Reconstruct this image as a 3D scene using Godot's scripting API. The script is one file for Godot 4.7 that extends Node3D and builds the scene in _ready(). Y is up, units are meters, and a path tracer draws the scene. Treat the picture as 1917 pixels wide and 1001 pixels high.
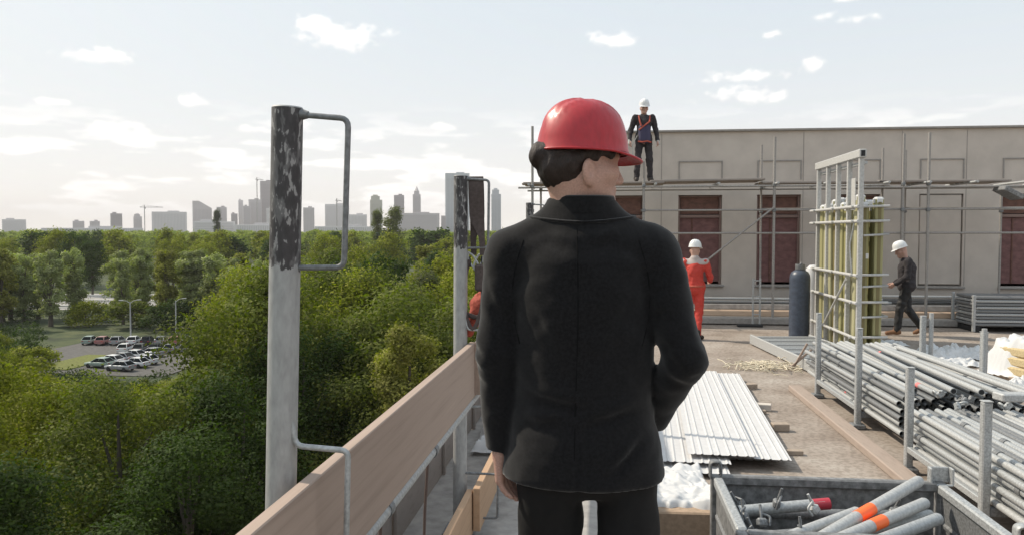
extends Node3D

# ---------------------------------------------------------------- mesh builder
class MB:
	var v := PackedVector3Array()
	var n := PackedVector3Array()
	var uv := PackedVector2Array()
	var c := PackedColorArray()
	var ix := PackedInt32Array()
	var col := Color.WHITE

	func vert(p: Vector3, nn: Vector3, t := Vector2.ZERO) -> int:
		v.append(p); n.append(nn); uv.append(t); c.append(col)
		return v.size() - 1

	func t3(a: int, b: int, d: int) -> void:
		var g := (v[d] - v[a]).cross(v[b] - v[a])
		if g.dot(n[a] + n[b] + n[d]) < 0.0:
			ix.append(a); ix.append(d); ix.append(b)
		else:
			ix.append(a); ix.append(b); ix.append(d)

	func tri(a: Vector3, b: Vector3, d: Vector3, nn: Vector3) -> void:
		var i := vert(a, nn); vert(b, nn); vert(d, nn)
		t3(i, i + 1, i + 2)

	func quad(a: Vector3, b: Vector3, d: Vector3, e: Vector3, nn: Vector3) -> void:
		var i := vert(a, nn, Vector2(0, 0)); vert(b, nn, Vector2(1, 0)); vert(d, nn, Vector2(1, 1)); vert(e, nn, Vector2(0, 1))
		t3(i, i + 1, i + 2); t3(i, i + 2, i + 3)

	func box(at: Vector3, size: Vector3, bev := 0.0, bs := Basis()) -> MB:
		var h := size * 0.5
		var b := minf(bev, minf(h.x, minf(h.y, h.z)) * 0.9)
		for a in 3:
			var u := (a + 1) % 3
			var w := (a + 2) % 3
			for s in [-1.0, 1.0]:
				var q: Array[Vector3] = []
				for k in [Vector2(-1, -1), Vector2(1, -1), Vector2(1, 1), Vector2(-1, 1)]:
					var p := Vector3()
					p[a] = s * h[a]; p[u] = k.x * (h[u] - b); p[w] = k.y * (h[w] - b)
					q.append(at + bs * p)
				var nn := Vector3(); nn[a] = s
				quad(q[0], q[1], q[2], q[3], (bs * nn).normalized())
			if b > 0.0:
				for su in [-1.0, 1.0]:
					for sw in [-1.0, 1.0]:
						var q: Array[Vector3] = []
						for k in [[-1.0, 0], [1.0, 0], [1.0, 1], [-1.0, 1]]:
							var p := Vector3()
							p[a] = k[0] * (h[a] - b)
							p[u] = su * (h[u] if k[1] == 0 else h[u] - b)
							p[w] = sw * (h[w] - b if k[1] == 0 else h[w])
							q.append(at + bs * p)
						var nn := Vector3(); nn[u] = su; nn[w] = sw
						quad(q[0], q[1], q[2], q[3], (bs * nn).normalized())
		if b > 0.0:
			for sx in [-1.0, 1.0]:
				for sy in [-1.0, 1.0]:
					for sz in [-1.0, 1.0]:
						var s := Vector3(sx, sy, sz)
						var q: Array[Vector3] = []
						for a in 3:
							var p := (h - Vector3(b, b, b)) * s
							p[a] = s[a] * h[a]
							q.append(at + bs * p)
						tri(q[0], q[1], q[2], (bs * s).normalized())
		return self

	# rows of points; closed = each row is a ring. Normals from the neighbours, turned away from mid[row]
	func grid(rows: Array, closed := false, out := true, hint := Vector3.ZERO) -> void:
		var base := v.size()
		var nr := rows.size()
		var nc: int = rows[0].size()
		for r in nr:
			var row: PackedVector3Array = rows[r]
			var mid := Vector3.ZERO
			for p in row: mid += p
			mid /= nc
			var up: PackedVector3Array = rows[mini(r + 1, nr - 1)]
			var dn: PackedVector3Array = rows[maxi(r - 1, 0)]
			for k in nc:
				var l := (k - 1 + nc) % nc if closed else maxi(k - 1, 0)
				var g := (k + 1) % nc if closed else mini(k + 1, nc - 1)
				var nn := (row[g] - row[l]).cross(up[k] - dn[k])
				if nn.length_squared() < 1e-16:
					nn = row[k] - mid
				nn = nn.normalized()
				var ref := hint if hint != Vector3.ZERO else row[k] - mid
				if (nn.dot(ref) < 0.0) == out:
					nn = -nn
				vert(row[k], nn, Vector2(float(k) / nc, float(r) / maxf(1.0, nr - 1)))
		for r in nr - 1:
			for k in (nc if closed else nc - 1):
				var a := base + r * nc + k
				var b := base + r * nc + (k + 1) % nc
				t3(a, b, b + nc); t3(a, b + nc, a + nc)

	func fan(row: PackedVector3Array, nn: Vector3) -> void:
		var mid := Vector3.ZERO
		for p in row: mid += p
		var i := vert(mid / row.size(), nn)
		for p in row: vert(p, nn)
		for k in row.size():
			t3(i, i + 1 + k, i + 1 + (k + 1) % row.size())

	func tube(pts: Array, r: Variant, sides := 8, caps := true) -> MB:
		var np := pts.size()
		var rows: Array = []
		var t0: Vector3 = (pts[1] - pts[0]).normalized()
		var side := t0.cross(Vector3.UP if absf(t0.y) < 0.9 else Vector3.RIGHT).normalized()
		var base := v.size()
		for i in np:
			var d: Vector3 = (pts[mini(i + 1, np - 1)] - pts[maxi(i - 1, 0)]).normalized()
			side = (side - d * side.dot(d)).normalized()
			var o := d.cross(side)
			var rr: float = r[i] if r is Array else r
			var row := PackedVector3Array()
			for k in sides:
				var a := TAU * k / sides
				var e := side * cos(a) + o * sin(a)
				row.append(pts[i] + e * rr)
				vert(pts[i] + e * rr, e, Vector2(float(k) / sides, float(i) / (np - 1)))
			rows.append(row)
		for i in np - 1:
			for k in sides:
				var a := base + i * sides + k
				var b := base + i * sides + (k + 1) % sides
				t3(a, b, b + sides); t3(a, b + sides, a + sides)
		if caps:
			fan(rows[0], -(pts[1] - pts[0]).normalized())
			fan(rows[np - 1], (pts[np - 1] - pts[np - 2]).normalized())
		return self

	# profile of (radius, height) turned round y
	func lathe(prof: Array, sides := 24, at := Vector3.ZERO, bs := Basis()) -> MB:
		var base := v.size()
		var np := prof.size()
		for i in np:
			var d: Vector2 = prof[mini(i + 1, np - 1)] - prof[maxi(i - 1, 0)]
			var pn := Vector2(d.y, -d.x).normalized()
			for k in sides + 1:
				var a := TAU * k / sides
				var p: Vector2 = prof[i]
				vert(at + bs * Vector3(cos(a) * p.x, p.y, sin(a) * p.x), bs * Vector3(cos(a) * pn.x, pn.y, sin(a) * pn.x), Vector2(float(k) / sides, float(i) / (np - 1)))
		for i in np - 1:
			for k in sides:
				var a := base + i * (sides + 1) + k
				t3(a, a + 1, a + sides + 2); t3(a, a + sides + 2, a + sides + 1)
		return self

	func mesh() -> ArrayMesh:
		var a := []
		a.resize(Mesh.ARRAY_MAX)
		a[Mesh.ARRAY_VERTEX] = v; a[Mesh.ARRAY_NORMAL] = n; a[Mesh.ARRAY_TEX_UV] = uv; a[Mesh.ARRAY_COLOR] = c; a[Mesh.ARRAY_INDEX] = ix
		var m := ArrayMesh.new()
		m.add_surface_from_arrays(Mesh.PRIMITIVE_TRIANGLES, a)
		return m

# ---------------------------------------------------------------- distance field for bodies and clothes
class Field:
	var lo: Vector3
	var h: float
	var nx: int
	var ny: int
	var nz: int
	var f := PackedFloat32Array()

	func _init(a: Vector3, b: Vector3, cell: float) -> void:
		lo = a; h = cell
		nx = int((b.x - a.x) / cell) + 2; ny = int((b.y - a.y) / cell) + 2; nz = int((b.z - a.z) / cell) + 2
		f.resize(nx * ny * nz); f.fill(1.0)

	func rng(a: Vector3, b: Vector3) -> Array:
		var p := (a - lo) / h
		var q := (b - lo) / h
		return [clampi(int(p.x), 0, nx), clampi(int(q.x) + 2, 0, nx), clampi(int(p.y), 0, ny), clampi(int(q.y) + 2, 0, ny), clampi(int(p.z), 0, nz), clampi(int(q.z) + 2, 0, nz)]

	func cap(a: Vector3, b: Vector3, ra: float, rb: float, k := 0.02, flat := false) -> void:
		var m := maxf(ra, rb) + k + 2.0 * h
		var e := Vector3(m, m, m)
		var w := rng(Vector3(minf(a.x, b.x), minf(a.y, b.y), minf(a.z, b.z)) - e, Vector3(maxf(a.x, b.x), maxf(a.y, b.y), maxf(a.z, b.z)) + e)
		var ba := b - a
		var l2 := maxf(ba.length_squared(), 1e-9)
		var ln := sqrt(l2)
		for z in range(w[4], w[5]):
			for y in range(w[2], w[3]):
				var i: int = (z * ny + y) * nx
				for x in range(w[0], w[1]):
					var p := lo + Vector3(x, y, z) * h - a
					var tt := p.dot(ba) / l2
					var t := clampf(tt, 0.0, 1.0)
					var d := (p - ba * t).length() - lerpf(ra, rb, t)
					if flat and tt > 1.0:
						d = maxf((p - ba * tt).length() - rb, (tt - 1.0) * ln)
					var g := f[i + x]
					var s := maxf(k - absf(g - d), 0.0)
					f[i + x] = minf(g, d) - s * s / (4.0 * k)

	func ell(at: Vector3, r: Vector3, bs: Basis, k := 0.02, minus := false) -> void:
		var m := maxf(r.x, maxf(r.y, r.z)) + k + 2.0 * h
		var e := Vector3(m, m, m)
		var w := rng(at - e, at + e)
		var inv := bs.transposed()
		var sm := minf(r.x, minf(r.y, r.z))
		for z in range(w[4], w[5]):
			for y in range(w[2], w[3]):
				var i: int = (z * ny + y) * nx
				for x in range(w[0], w[1]):
					var p := inv * (lo + Vector3(x, y, z) * h - at)
					var q := p / r
					var l := q.length()
					var d := (l - 1.0) * (sm if l < 0.001 else p.length() / l if l > 0.2 else sm)
					var g := f[i + x]
					if minus:
						var s := maxf(k - absf(g + d), 0.0)
						f[i + x] = maxf(g, -d) + s * s / (4.0 * k)
					else:
						var s := maxf(k - absf(g - d), 0.0)
						f[i + x] = minf(g, d) - s * s / (4.0 * k)

	# stack of ellipses: rows of [y, centre x, centre z, half width, half depth], rising
	func slabs(rows: Array, k := 0.02) -> void:
		for y in ny:
			var py := lo.y + y * h
			var n := rows.size()
			var over := maxf(rows[0][0] - py, py - rows[n - 1][0])
			if over > 0.08:
				continue
			var j := 0
			while j < n - 2 and rows[j + 1][0] < py:
				j += 1
			var t := clampf((py - rows[j][0]) / (rows[j + 1][0] - rows[j][0]), 0.0, 1.0)
			t = t * t * (3.0 - 2.0 * t) * 0.5 + t * 0.5
			var cx := lerpf(rows[j][1], rows[j + 1][1], t)
			var cz := lerpf(rows[j][2], rows[j + 1][2], t)
			var a := lerpf(rows[j][3], rows[j + 1][3], t)
			var b := lerpf(rows[j][4], rows[j + 1][4], t)
			for z in nz:
				var i := (z * ny + y) * nx
				var pz := (lo.z + z * h - cz) / b
				for x in nx:
					var px := (lo.x + x * h - cx) / a
					var l := sqrt(px * px + pz * pz)
					var d := (l - 1.0) * minf(a, b) if l < 1.0 else (l - 1.0) / l * sqrt(px * px * a * a + pz * pz * b * b)
					if over > 0.0:
						d = maxf(d, over)
					var g := f[i + x]
					var s := maxf(k - absf(g - d), 0.0)
					f[i + x] = minf(g, d) - s * s / (4.0 * k)

	# a fold pressed in along a line (amp > 0) or standing out (amp < 0)
	func crease(a: Vector3, b: Vector3, width: float, amp: float) -> void:
		var m := width * 2.2
		var e := Vector3(m, m, m)
		var w := rng(Vector3(minf(a.x, b.x), minf(a.y, b.y), minf(a.z, b.z)) - e, Vector3(maxf(a.x, b.x), maxf(a.y, b.y), maxf(a.z, b.z)) + e)
		var ba := b - a
		for z in range(w[4], w[5]):
			for y in range(w[2], w[3]):
				for x in range(w[0], w[1]):
					var p := lo + Vector3(x, y, z) * h - a
					var t := clampf(p.dot(ba) / ba.length_squared(), 0.0, 1.0)
					var d := (p - ba * t).length() / width
					if d < 2.2:
						f[(z * ny + y) * nx + x] += amp * exp(-d * d) * sin(PI * clampf(t, 0.08, 0.92))

	func cut_below(y0: float) -> void:
		for z in nz:
			for y in ny:
				var d := y0 - (lo.y + y * h)
				if d > -0.02 - 2.0 * h:
					for x in nx:
						var i := (z * ny + y) * nx + x
						var g := f[i]
						var s := maxf(0.018 - absf(g - d), 0.0)
						f[i] = maxf(g, d) + s * s / 0.072

	func wrinkle(no: FastNoiseLite, amp: float, sq := Vector3.ONE) -> void:
		for z in nz:
			for y in ny:
				for x in nx:
					var i := (z * ny + y) * nx + x
					if absf(f[i]) < 3.0 * h + amp:
						f[i] += amp * no.get_noise_3dv((lo + Vector3(x, y, z) * h) * sq)

	func val(p: Vector3) -> float:
		var q := (p - lo) / h
		var x := clampi(int(q.x), 0, nx - 2)
		var y := clampi(int(q.y), 0, ny - 2)
		var z := clampi(int(q.z), 0, nz - 2)
		var a := q.x - x
		var b := q.y - y
		var g := q.z - z
		var i := (z * ny + y) * nx + x
		var s := nx * ny
		return lerpf(lerpf(lerpf(f[i], f[i + 1], a), lerpf(f[i + nx], f[i + nx + 1], a), b), lerpf(lerpf(f[i + s], f[i + s + 1], a), lerpf(f[i + s + nx], f[i + s + nx + 1], a), b), g)

	func net(mb: MB) -> void:
		var s := nx * ny
		var off := [0, 1, nx, nx + 1, s, s + 1, s + nx, s + nx + 1]
		var at := PackedInt32Array()
		at.resize(f.size()); at.fill(-1)
		var cells := PackedInt32Array()
		var cor := [Vector3(0, 0, 0), Vector3(1, 0, 0), Vector3(0, 1, 0), Vector3(1, 1, 0), Vector3(0, 0, 1), Vector3(1, 0, 1), Vector3(0, 1, 1), Vector3(1, 1, 1)]
		var ed := [[0, 1], [2, 3], [4, 5], [6, 7], [0, 2], [1, 3], [4, 6], [5, 7], [0, 4], [1, 5], [2, 6], [3, 7]]
		for z in nz - 1:
			for y in ny - 1:
				var i := (z * ny + y) * nx
				for x in nx - 1:
					var g := f[i]
					if absf(g) < 2.5 * h or true:
						var neg := g < 0.0
						if (f[i + 1] < 0.0) != neg or (f[i + nx] < 0.0) != neg or (f[i + s] < 0.0) != neg or (f[i + nx + 1] < 0.0) != neg or (f[i + s + 1] < 0.0) != neg or (f[i + s + nx] < 0.0) != neg or (f[i + s + nx + 1] < 0.0) != neg:
							var sum := Vector3.ZERO
							var cnt := 0
							for e in ed:
								var a := f[i + off[e[0]]]
								var b := f[i + off[e[1]]]
								if (a < 0.0) != (b < 0.0):
									sum += (cor[e[0]] as Vector3).lerp(cor[e[1]], a / (a - b))
									cnt += 1
							var p := lo + (Vector3(x, y, z) + sum / cnt) * h
							var q := h * 0.8
							var nn := Vector3(val(p + Vector3(q, 0, 0)) - val(p - Vector3(q, 0, 0)), val(p + Vector3(0, q, 0)) - val(p - Vector3(0, q, 0)), val(p + Vector3(0, 0, q)) - val(p - Vector3(0, 0, q)))
							at[i] = mb.vert(p, nn.normalized())
							cells.append(i)
					i += 1
		for i in cells:
			var g := f[i] < 0.0
			for w in [[1, nx, s], [nx, 1, s], [s, 1, nx]]:
				var d: int = w[0]
				var a: int = i - w[1]
				var b: int = i - w[2]
				if b - w[1] >= 0 and (f[i + d] < 0.0) != g and at[a] >= 0 and at[b] >= 0 and at[b - w[1]] >= 0:
					mb.t3(at[i], at[a], at[b - w[1]])
					mb.t3(at[i], at[b - w[1]], at[b])

# ---------------------------------------------------------------- naming
var used := {}

func numbered(called: String) -> String:
	var k: int = used.get(called, -1) + 1
	used[called] = k
	return called if k == 0 else "%s_%03d" % [called, k]

func tag(o: Node3D, label: String, category := "", group := "", kind := "") -> Node3D:
	if label: o.set_meta("label", label)
	if category: o.set_meta("category", category)
	if group: o.set_meta("group", group)
	if kind: o.set_meta("kind", kind)
	return o

func obj(called: String, m: Mesh, mt: Material, parent: Node = null, at := Vector3.ZERO) -> MeshInstance3D:
	var o := MeshInstance3D.new()
	o.mesh = m
	o.material_override = mt
	o.position = at
	if parent == null:
		o.name = numbered(called)
		add_child(o)
	else:
		o.name = called
		var k := 0
		while parent.has_node(NodePath(o.name)):
			k += 1
			o.name = "%s_%03d" % [called, k]
		parent.add_child(o)
	return o

func thing(called: String, label: String, category: String, at := Vector3.ZERO, turn := 0.0, group := "") -> Node3D:
	var o := Node3D.new()
	o.name = numbered(called)
	add_child(o)
	o.position = at
	o.rotation.y = turn
	tag(o, label, category, group)
	return o

func bx(size: Vector3, bev := 0.0, at := Vector3.ZERO) -> ArrayMesh:
	return MB.new().box(at, size, bev).mesh()

func tb(pts: Array, r: Variant, sides := 8) -> ArrayMesh:
	return MB.new().tube(pts, r, sides).mesh()

# bends the corners of a path into short arcs
func bent(pts: Array, r: float, steps := 4) -> Array:
	var o := [pts[0]]
	for i in range(1, pts.size() - 1):
		var a: Vector3 = pts[i] + (pts[i - 1] - pts[i]).normalized() * r
		var b: Vector3 = pts[i] + (pts[i + 1] - pts[i]).normalized() * r
		for k in steps + 1:
			var t := float(k) / steps
			o.append(a.lerp(pts[i], t).lerp((pts[i] as Vector3).lerp(b, t), t))
	o.append(pts[-1])
	return o

# ---------------------------------------------------------------- materials
func ramp(cols: Array) -> Gradient:
	var g := Gradient.new()
	var o := PackedFloat32Array()
	var k := PackedColorArray()
	for i in cols.size():
		o.append(cols[i][0])
		k.append((cols[i][1] as Color).linear_to_srgb())
	g.offsets = o
	g.colors = k
	return g

func ntex(freq: float, oct: int, sd: int, cols: Array, size := 512) -> NoiseTexture2D:
	var no := FastNoiseLite.new()
	no.noise_type = FastNoiseLite.TYPE_SIMPLEX_SMOOTH
	no.seed = sd
	no.frequency = freq
	no.fractal_octaves = oct
	no.fractal_gain = 0.6
	var t := NoiseTexture2D.new()
	t.width = size
	t.height = size
	t.seamless = true
	t.generate_mipmaps = false
	t.noise = no
	if cols:
		t.color_ramp = ramp(cols)
	return t

func M(c: Color, rough := 0.8, metal := 0.0) -> StandardMaterial3D:
	var m := StandardMaterial3D.new()
	m.albedo_color = c.linear_to_srgb()
	m.roughness = rough
	m.metallic = metal
	return m

# a surface whose tone wanders by share round c, laid in the object's own (or the world's) axes
func MN(c: Color, rough: float, share: float, scale: Vector3, sd := 1, bump := 0.0, freq := 0.02, world := false, metal := 0.0) -> StandardMaterial3D:
	var m := M(Color.WHITE, rough, metal)
	m.albedo_texture = ntex(freq, 5, sd, [[0.2, c * (1.0 - share)], [0.5, c], [0.8, c * (1.0 + share)]])
	m.uv1_triplanar = true
	m.uv1_world_triplanar = world
	m.uv1_scale = scale
	if bump > 0.0:
		m.heightmap_enabled = true
		m.heightmap_texture = m.albedo_texture
		m.heightmap_scale = bump
	return m

var rn := RandomNumberGenerator.new()
var mt := {}

func make_materials() -> void:
	var deck := M(Color.WHITE, 0.9)
	deck.albedo_texture = ntex(0.006, 6, 3, [[0.15, Color(0.235, 0.19, 0.155)], [0.42, Color(0.305, 0.255, 0.215)], [0.6, Color(0.335, 0.285, 0.243)], [0.85, Color(0.39, 0.342, 0.298)]], 1024)
	deck.uv1_triplanar = true
	deck.uv1_world_triplanar = true
	deck.uv1_scale = Vector3(0.13, 0.13, 0.13)
	deck.detail_enabled = true
	deck.detail_blend_mode = BaseMaterial3D.BLEND_MODE_MUL
	deck.detail_uv_layer = BaseMaterial3D.DETAIL_UV_2
	deck.detail_albedo = ntex(0.03, 4, 9, [[0.3, Color(0.75, 0.74, 0.73)], [0.6, Color(1, 1, 1)]])
	deck.uv2_triplanar = true
	deck.uv2_world_triplanar = true
	deck.uv2_scale = Vector3(0.9, 0.9, 0.9)
	mt.deck = deck
	mt.wall = MN(Color(0.535, 0.478, 0.425), 0.9, 0.055, Vector3(0.22, 0.22, 0.22), 11, 0.1, 0.012)
	mt.coping = MN(Color(0.3, 0.28, 0.26), 0.8, 0.1, Vector3(1, 1, 1), 12)
	mt.joint = M(Color(0.3, 0.27, 0.25), 0.9)
	mt.shutter = MN(Color(0.17, 0.082, 0.078), 0.7, 0.22, Vector3(0.4, 0.7, 0.4), 13)
	mt.shutter_top = MN(Color(0.13, 0.062, 0.045), 0.7, 0.25, Vector3(0.4, 0.7, 0.4), 14)
	mt.frame = M(Color(0.22, 0.15, 0.13), 0.7)
	mt.wood = wood(Color(0.375, 0.285, 0.232), 21, Vector3(4, 4, 0.12))
	mt.wood_x = wood(Color(0.5, 0.37, 0.27), 22, Vector3(0.35, 5, 5))
	mt.wood_old = wood(Color(0.36, 0.29, 0.23), 23, Vector3(4, 4, 0.3))
	mt.ply = wood(Color(0.30, 0.262, 0.235), 24, Vector3(2, 2, 0.6))
	mt.wood_dark = wood(Color(0.12, 0.08, 0.065), 25, Vector3(6, 1, 6))
	mt.wood_warm = wood(Color(0.46, 0.30, 0.19), 27, Vector3(4, 4, 0.15))
	mt.kerb = wood(Color(0.35, 0.28, 0.235), 26, Vector3(3, 3, 0.4))
	mt.galv = MN(Color(0.40, 0.41, 0.41), 0.5, 0.25, Vector3(3, 3, 3), 31, 0.0, 0.03, false, 0.35)
	mt.galv_dark = MN(Color(0.2, 0.205, 0.21), 0.55, 0.3, Vector3(3, 3, 3), 32, 0.0, 0.03, false, 0.3)
	mt.galv_pale = MN(Color(0.43, 0.435, 0.43), 0.55, 0.2, Vector3(3, 3, 3), 33, 0.0, 0.03, false, 0.25)
	mt.scaf = MN(Color(0.32, 0.30, 0.28), 0.6, 0.25, Vector3(2, 2, 2), 34, 0.0, 0.03, false, 0.2)
	mt.steel_box = MN(Color(0.2, 0.2, 0.2), 0.6, 0.35, Vector3(1.6, 1.6, 1.6), 35, 0.15, 0.02, false, 0.2)
	mt.black = M(Color(0.015, 0.015, 0.016), 0.7)
	mt.grey_floor = MN(Color(0.34, 0.32, 0.30), 0.9, 0.2, Vector3(0.6, 0.6, 0.6), 36)
	mt.white_sheet = MN(Color(0.61, 0.60, 0.595), 0.45, 0.05, Vector3(0.8, 0.8, 0.8), 37)
	mt.white_paint = MN(Color(0.46, 0.455, 0.44), 0.5, 0.12, Vector3(2, 2, 2), 38)
	var film := M(Color(0.66, 0.66, 0.66), 0.45)
	film.backlight_enabled = true
	film.backlight = Color(0.5, 0.5, 0.5)
	mt.film = film
	mt.card = MN(Color(0.36, 0.26, 0.18), 0.9, 0.15, Vector3(2, 2, 2), 39)
	mt.insul = MN(Color(0.50, 0.40, 0.23), 0.95, 0.15, Vector3(3, 3, 3), 40, 0.3)
	mt.strips = []
	for c in [Color(0.31, 0.29, 0.14), Color(0.38, 0.36, 0.21), Color(0.26, 0.24, 0.10), Color(0.46, 0.45, 0.32), Color(0.17, 0.14, 0.055)]:
		mt.strips.append(M(c, 0.5))
	mt.orange = M(Color(0.95, 0.16, 0.03), 0.5)
	mt.pinkmark = M(Color(0.75, 0.2, 0.19), 0.6)
	mt.redtape = M(Color(0.42, 0.03, 0.05), 0.5)
	mt.cyl = MN(Color(0.055, 0.07, 0.1), 0.4, 0.2, Vector3(1, 1, 1), 41)
	mt.strap = MN(Color(0.085, 0.065, 0.06), 0.9, 0.2, Vector3(4, 4, 4), 42)
	mt.redwool = MN(Color(0.42, 0.09, 0.06), 0.85, 0.25, Vector3(5, 5, 5), 43)
	mt.skin = MN(Color(0.47, 0.285, 0.225), 0.6, 0.14, Vector3(9, 9, 9), 54, 0.05, 0.03)
	mt.skin.subsurf_scatter_enabled = true
	mt.skin.subsurf_scatter_strength = 0.08
	mt.hair = MN(Color(0.022, 0.012, 0.009), 0.6, 0.6, Vector3(14, 3, 14), 44, 1.0, 0.05)
	mt.helmet_red = MN(Color(0.40, 0.009, 0.017), 0.36, 0.12, Vector3(3, 1.2, 3), 55, 0.0, 0.04)
	mt.helmet_red.roughness_texture = ntex(0.03, 5, 56, [[0.3, Color(0.35, 0.35, 0.35)], [0.7, Color(0.9, 0.9, 0.9)]])
	mt.helmet_red.roughness = 0.6
	mt.helmet_red.clearcoat_enabled = true
	mt.helmet_red.clearcoat = 0.25
	mt.helmet_red.clearcoat_roughness = 0.2
	mt.helmet_white = M(Color(0.72, 0.72, 0.72), 0.35)
	mt.suit = MN(Color(0.0088, 0.0086, 0.0094), 0.9, 0.4, Vector3(3, 3, 3), 45, 0.12, 0.05)
	mt.suit.rim_enabled = true
	mt.suit.rim = 0.4
	mt.suit.metallic_specular = 0.25
	mt.suit.rim_tint = 0.3
	mt.suit_trouser = MN(Color(0.0042, 0.0041, 0.0044), 0.9, 0.3, Vector3(3, 3, 3), 46)
	mt.seam = M(Color(0.009, 0.009, 0.0095), 0.95)
	mt.seam.metallic_specular = 0.2
	mt.overall_red = MN(Color(0.50, 0.048, 0.034), 0.8, 0.2, Vector3(3, 3, 3), 47)
	mt.overall_grey = M(Color(0.42, 0.36, 0.34), 0.8)
	mt.work_dark = MN(Color(0.032, 0.027, 0.03), 0.85, 0.3, Vector3(3, 3, 3), 48)
	mt.work_blue = M(Color(0.05, 0.045, 0.09), 0.8)
	mt.boot = M(Color(0.03, 0.022, 0.018), 0.7)
	mt.boot_tan = M(Color(0.2, 0.1, 0.05), 0.8)
	mt.glove = M(Color(0.4, 0.4, 0.38), 0.8)
	mt.asphalt = MN(Color(0.09, 0.085, 0.08), 0.9, 0.2, Vector3(0.1, 0.1, 0.1), 49, 0.0, 0.02, true)
	mt.pale_road = MN(Color(0.33, 0.31, 0.29), 0.9, 0.15, Vector3(0.05, 0.05, 0.05), 50, 0.0, 0.02, true)
	mt.rail = M(Color(0.5, 0.49, 0.47), 0.6)
	mt.ground = M(Color.WHITE, 1.0)
	mt.ground.albedo_texture = ntex(0.01, 5, 51, [[0.2, Color(0.025, 0.035, 0.012)], [0.5, Color(0.045, 0.062, 0.02)], [0.8, Color(0.075, 0.085, 0.03)]])
	mt.ground.uv1_triplanar = true
	mt.ground.uv1_world_triplanar = true
	mt.ground.uv1_scale = Vector3(0.03, 0.03, 0.03)
	mt.grass = MN(Color(0.13, 0.14, 0.03), 1.0, 0.25, Vector3(0.2, 0.2, 0.2), 52, 0.0, 0.02, true)
	mt.bark = MN(Color(0.09, 0.075, 0.06), 0.95, 0.3, Vector3(1, 0.3, 1), 53, 0.5)
	mt.leaf = []
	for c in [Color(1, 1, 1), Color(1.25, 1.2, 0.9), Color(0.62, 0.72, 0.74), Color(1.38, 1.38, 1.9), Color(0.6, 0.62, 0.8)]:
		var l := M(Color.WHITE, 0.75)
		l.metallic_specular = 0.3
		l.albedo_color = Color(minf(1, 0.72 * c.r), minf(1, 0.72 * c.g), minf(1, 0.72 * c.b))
		l.vertex_color_use_as_albedo = true
		l.backlight_enabled = true
		l.backlight = Color(0.8, 0.9, 0.25)
		mt.leaf.append(l)
	mt.glass = M(Color(0.03, 0.035, 0.04), 0.12)
	mt.tyre = M(Color(0.02, 0.02, 0.02), 0.9)
	mt.post_paint = pole_paint()

func wood(c: Color, sd: int, scale: Vector3) -> StandardMaterial3D:
	var m := M(Color.WHITE, 0.85)
	m.albedo_texture = ntex(0.012, 5, sd, [[0.15, c * 0.86], [0.35, c * 0.96], [0.5, c], [0.62, c * 1.03], [0.68, c * 0.97], [0.9, c * 1.07]])
	m.uv1_triplanar = true
	m.uv1_scale = scale
	m.heightmap_enabled = true
	m.heightmap_texture = m.albedo_texture
	m.heightmap_scale = 0.06
	return m

# worn black paint over the galvanised top of the guard posts, u round the post, v down from its top
func pole_paint() -> StandardMaterial3D:
	var no := FastNoiseLite.new()
	no.seed = 5
	no.frequency = 0.022
	no.fractal_octaves = 5
	no.fractal_gain = 0.62
	var fine := FastNoiseLite.new()
	fine.seed = 8
	fine.frequency = 0.05
	fine.fractal_octaves = 4
	var im := Image.create(256, 1024, false, Image.FORMAT_RGB8)
	for y in 1024:
		var hy := (1.0 - y / 1024.0) * 1.85   # metres below the top
		for x in 256:
			var a := TAU * x / 256.0
			var q := Vector3(cos(a) * 42.0, y * 1.0, sin(a) * 42.0)
			var k := no.get_noise_3d(q.x, q.y * 0.7, q.z)
			var g := fine.get_noise_3d(q.x, q.y * 0.8, q.z)
			var bare := Color(0.36, 0.36, 0.355) * (1.0 + 0.22 * g + 0.12 * k)
			var c := bare
			if hy < 0.37 + 0.03 * k:
				# paint hangs on most on the side away from the weather
				var hold := -0.12 + 0.30 * cos(a - 1.25) + 0.1 * (1.0 if hy < 0.05 else 0.0)
				var t := clampf((k * 1.6 + hold) * 5.0, 0.0, 1.0)
				c = (Color(0.135, 0.13, 0.13) * (1.0 + 0.5 * g)).lerp(Color(0.055, 0.05, 0.052) * (1.0 + 0.5 * g), t)
				if g > 0.3:
					c = Color(0.30, 0.29, 0.285)
			im.set_pixel(x, y, c.linear_to_srgb())
	var m := M(Color.WHITE, 0.6, 0.1)
	m.albedo_texture = ImageTexture.create_from_image(im)
	return m

# ---------------------------------------------------------------- sky
const SUN_AZ := -72.0     # degrees right of the roof's long axis
const SUN_EL := 46.0

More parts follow.
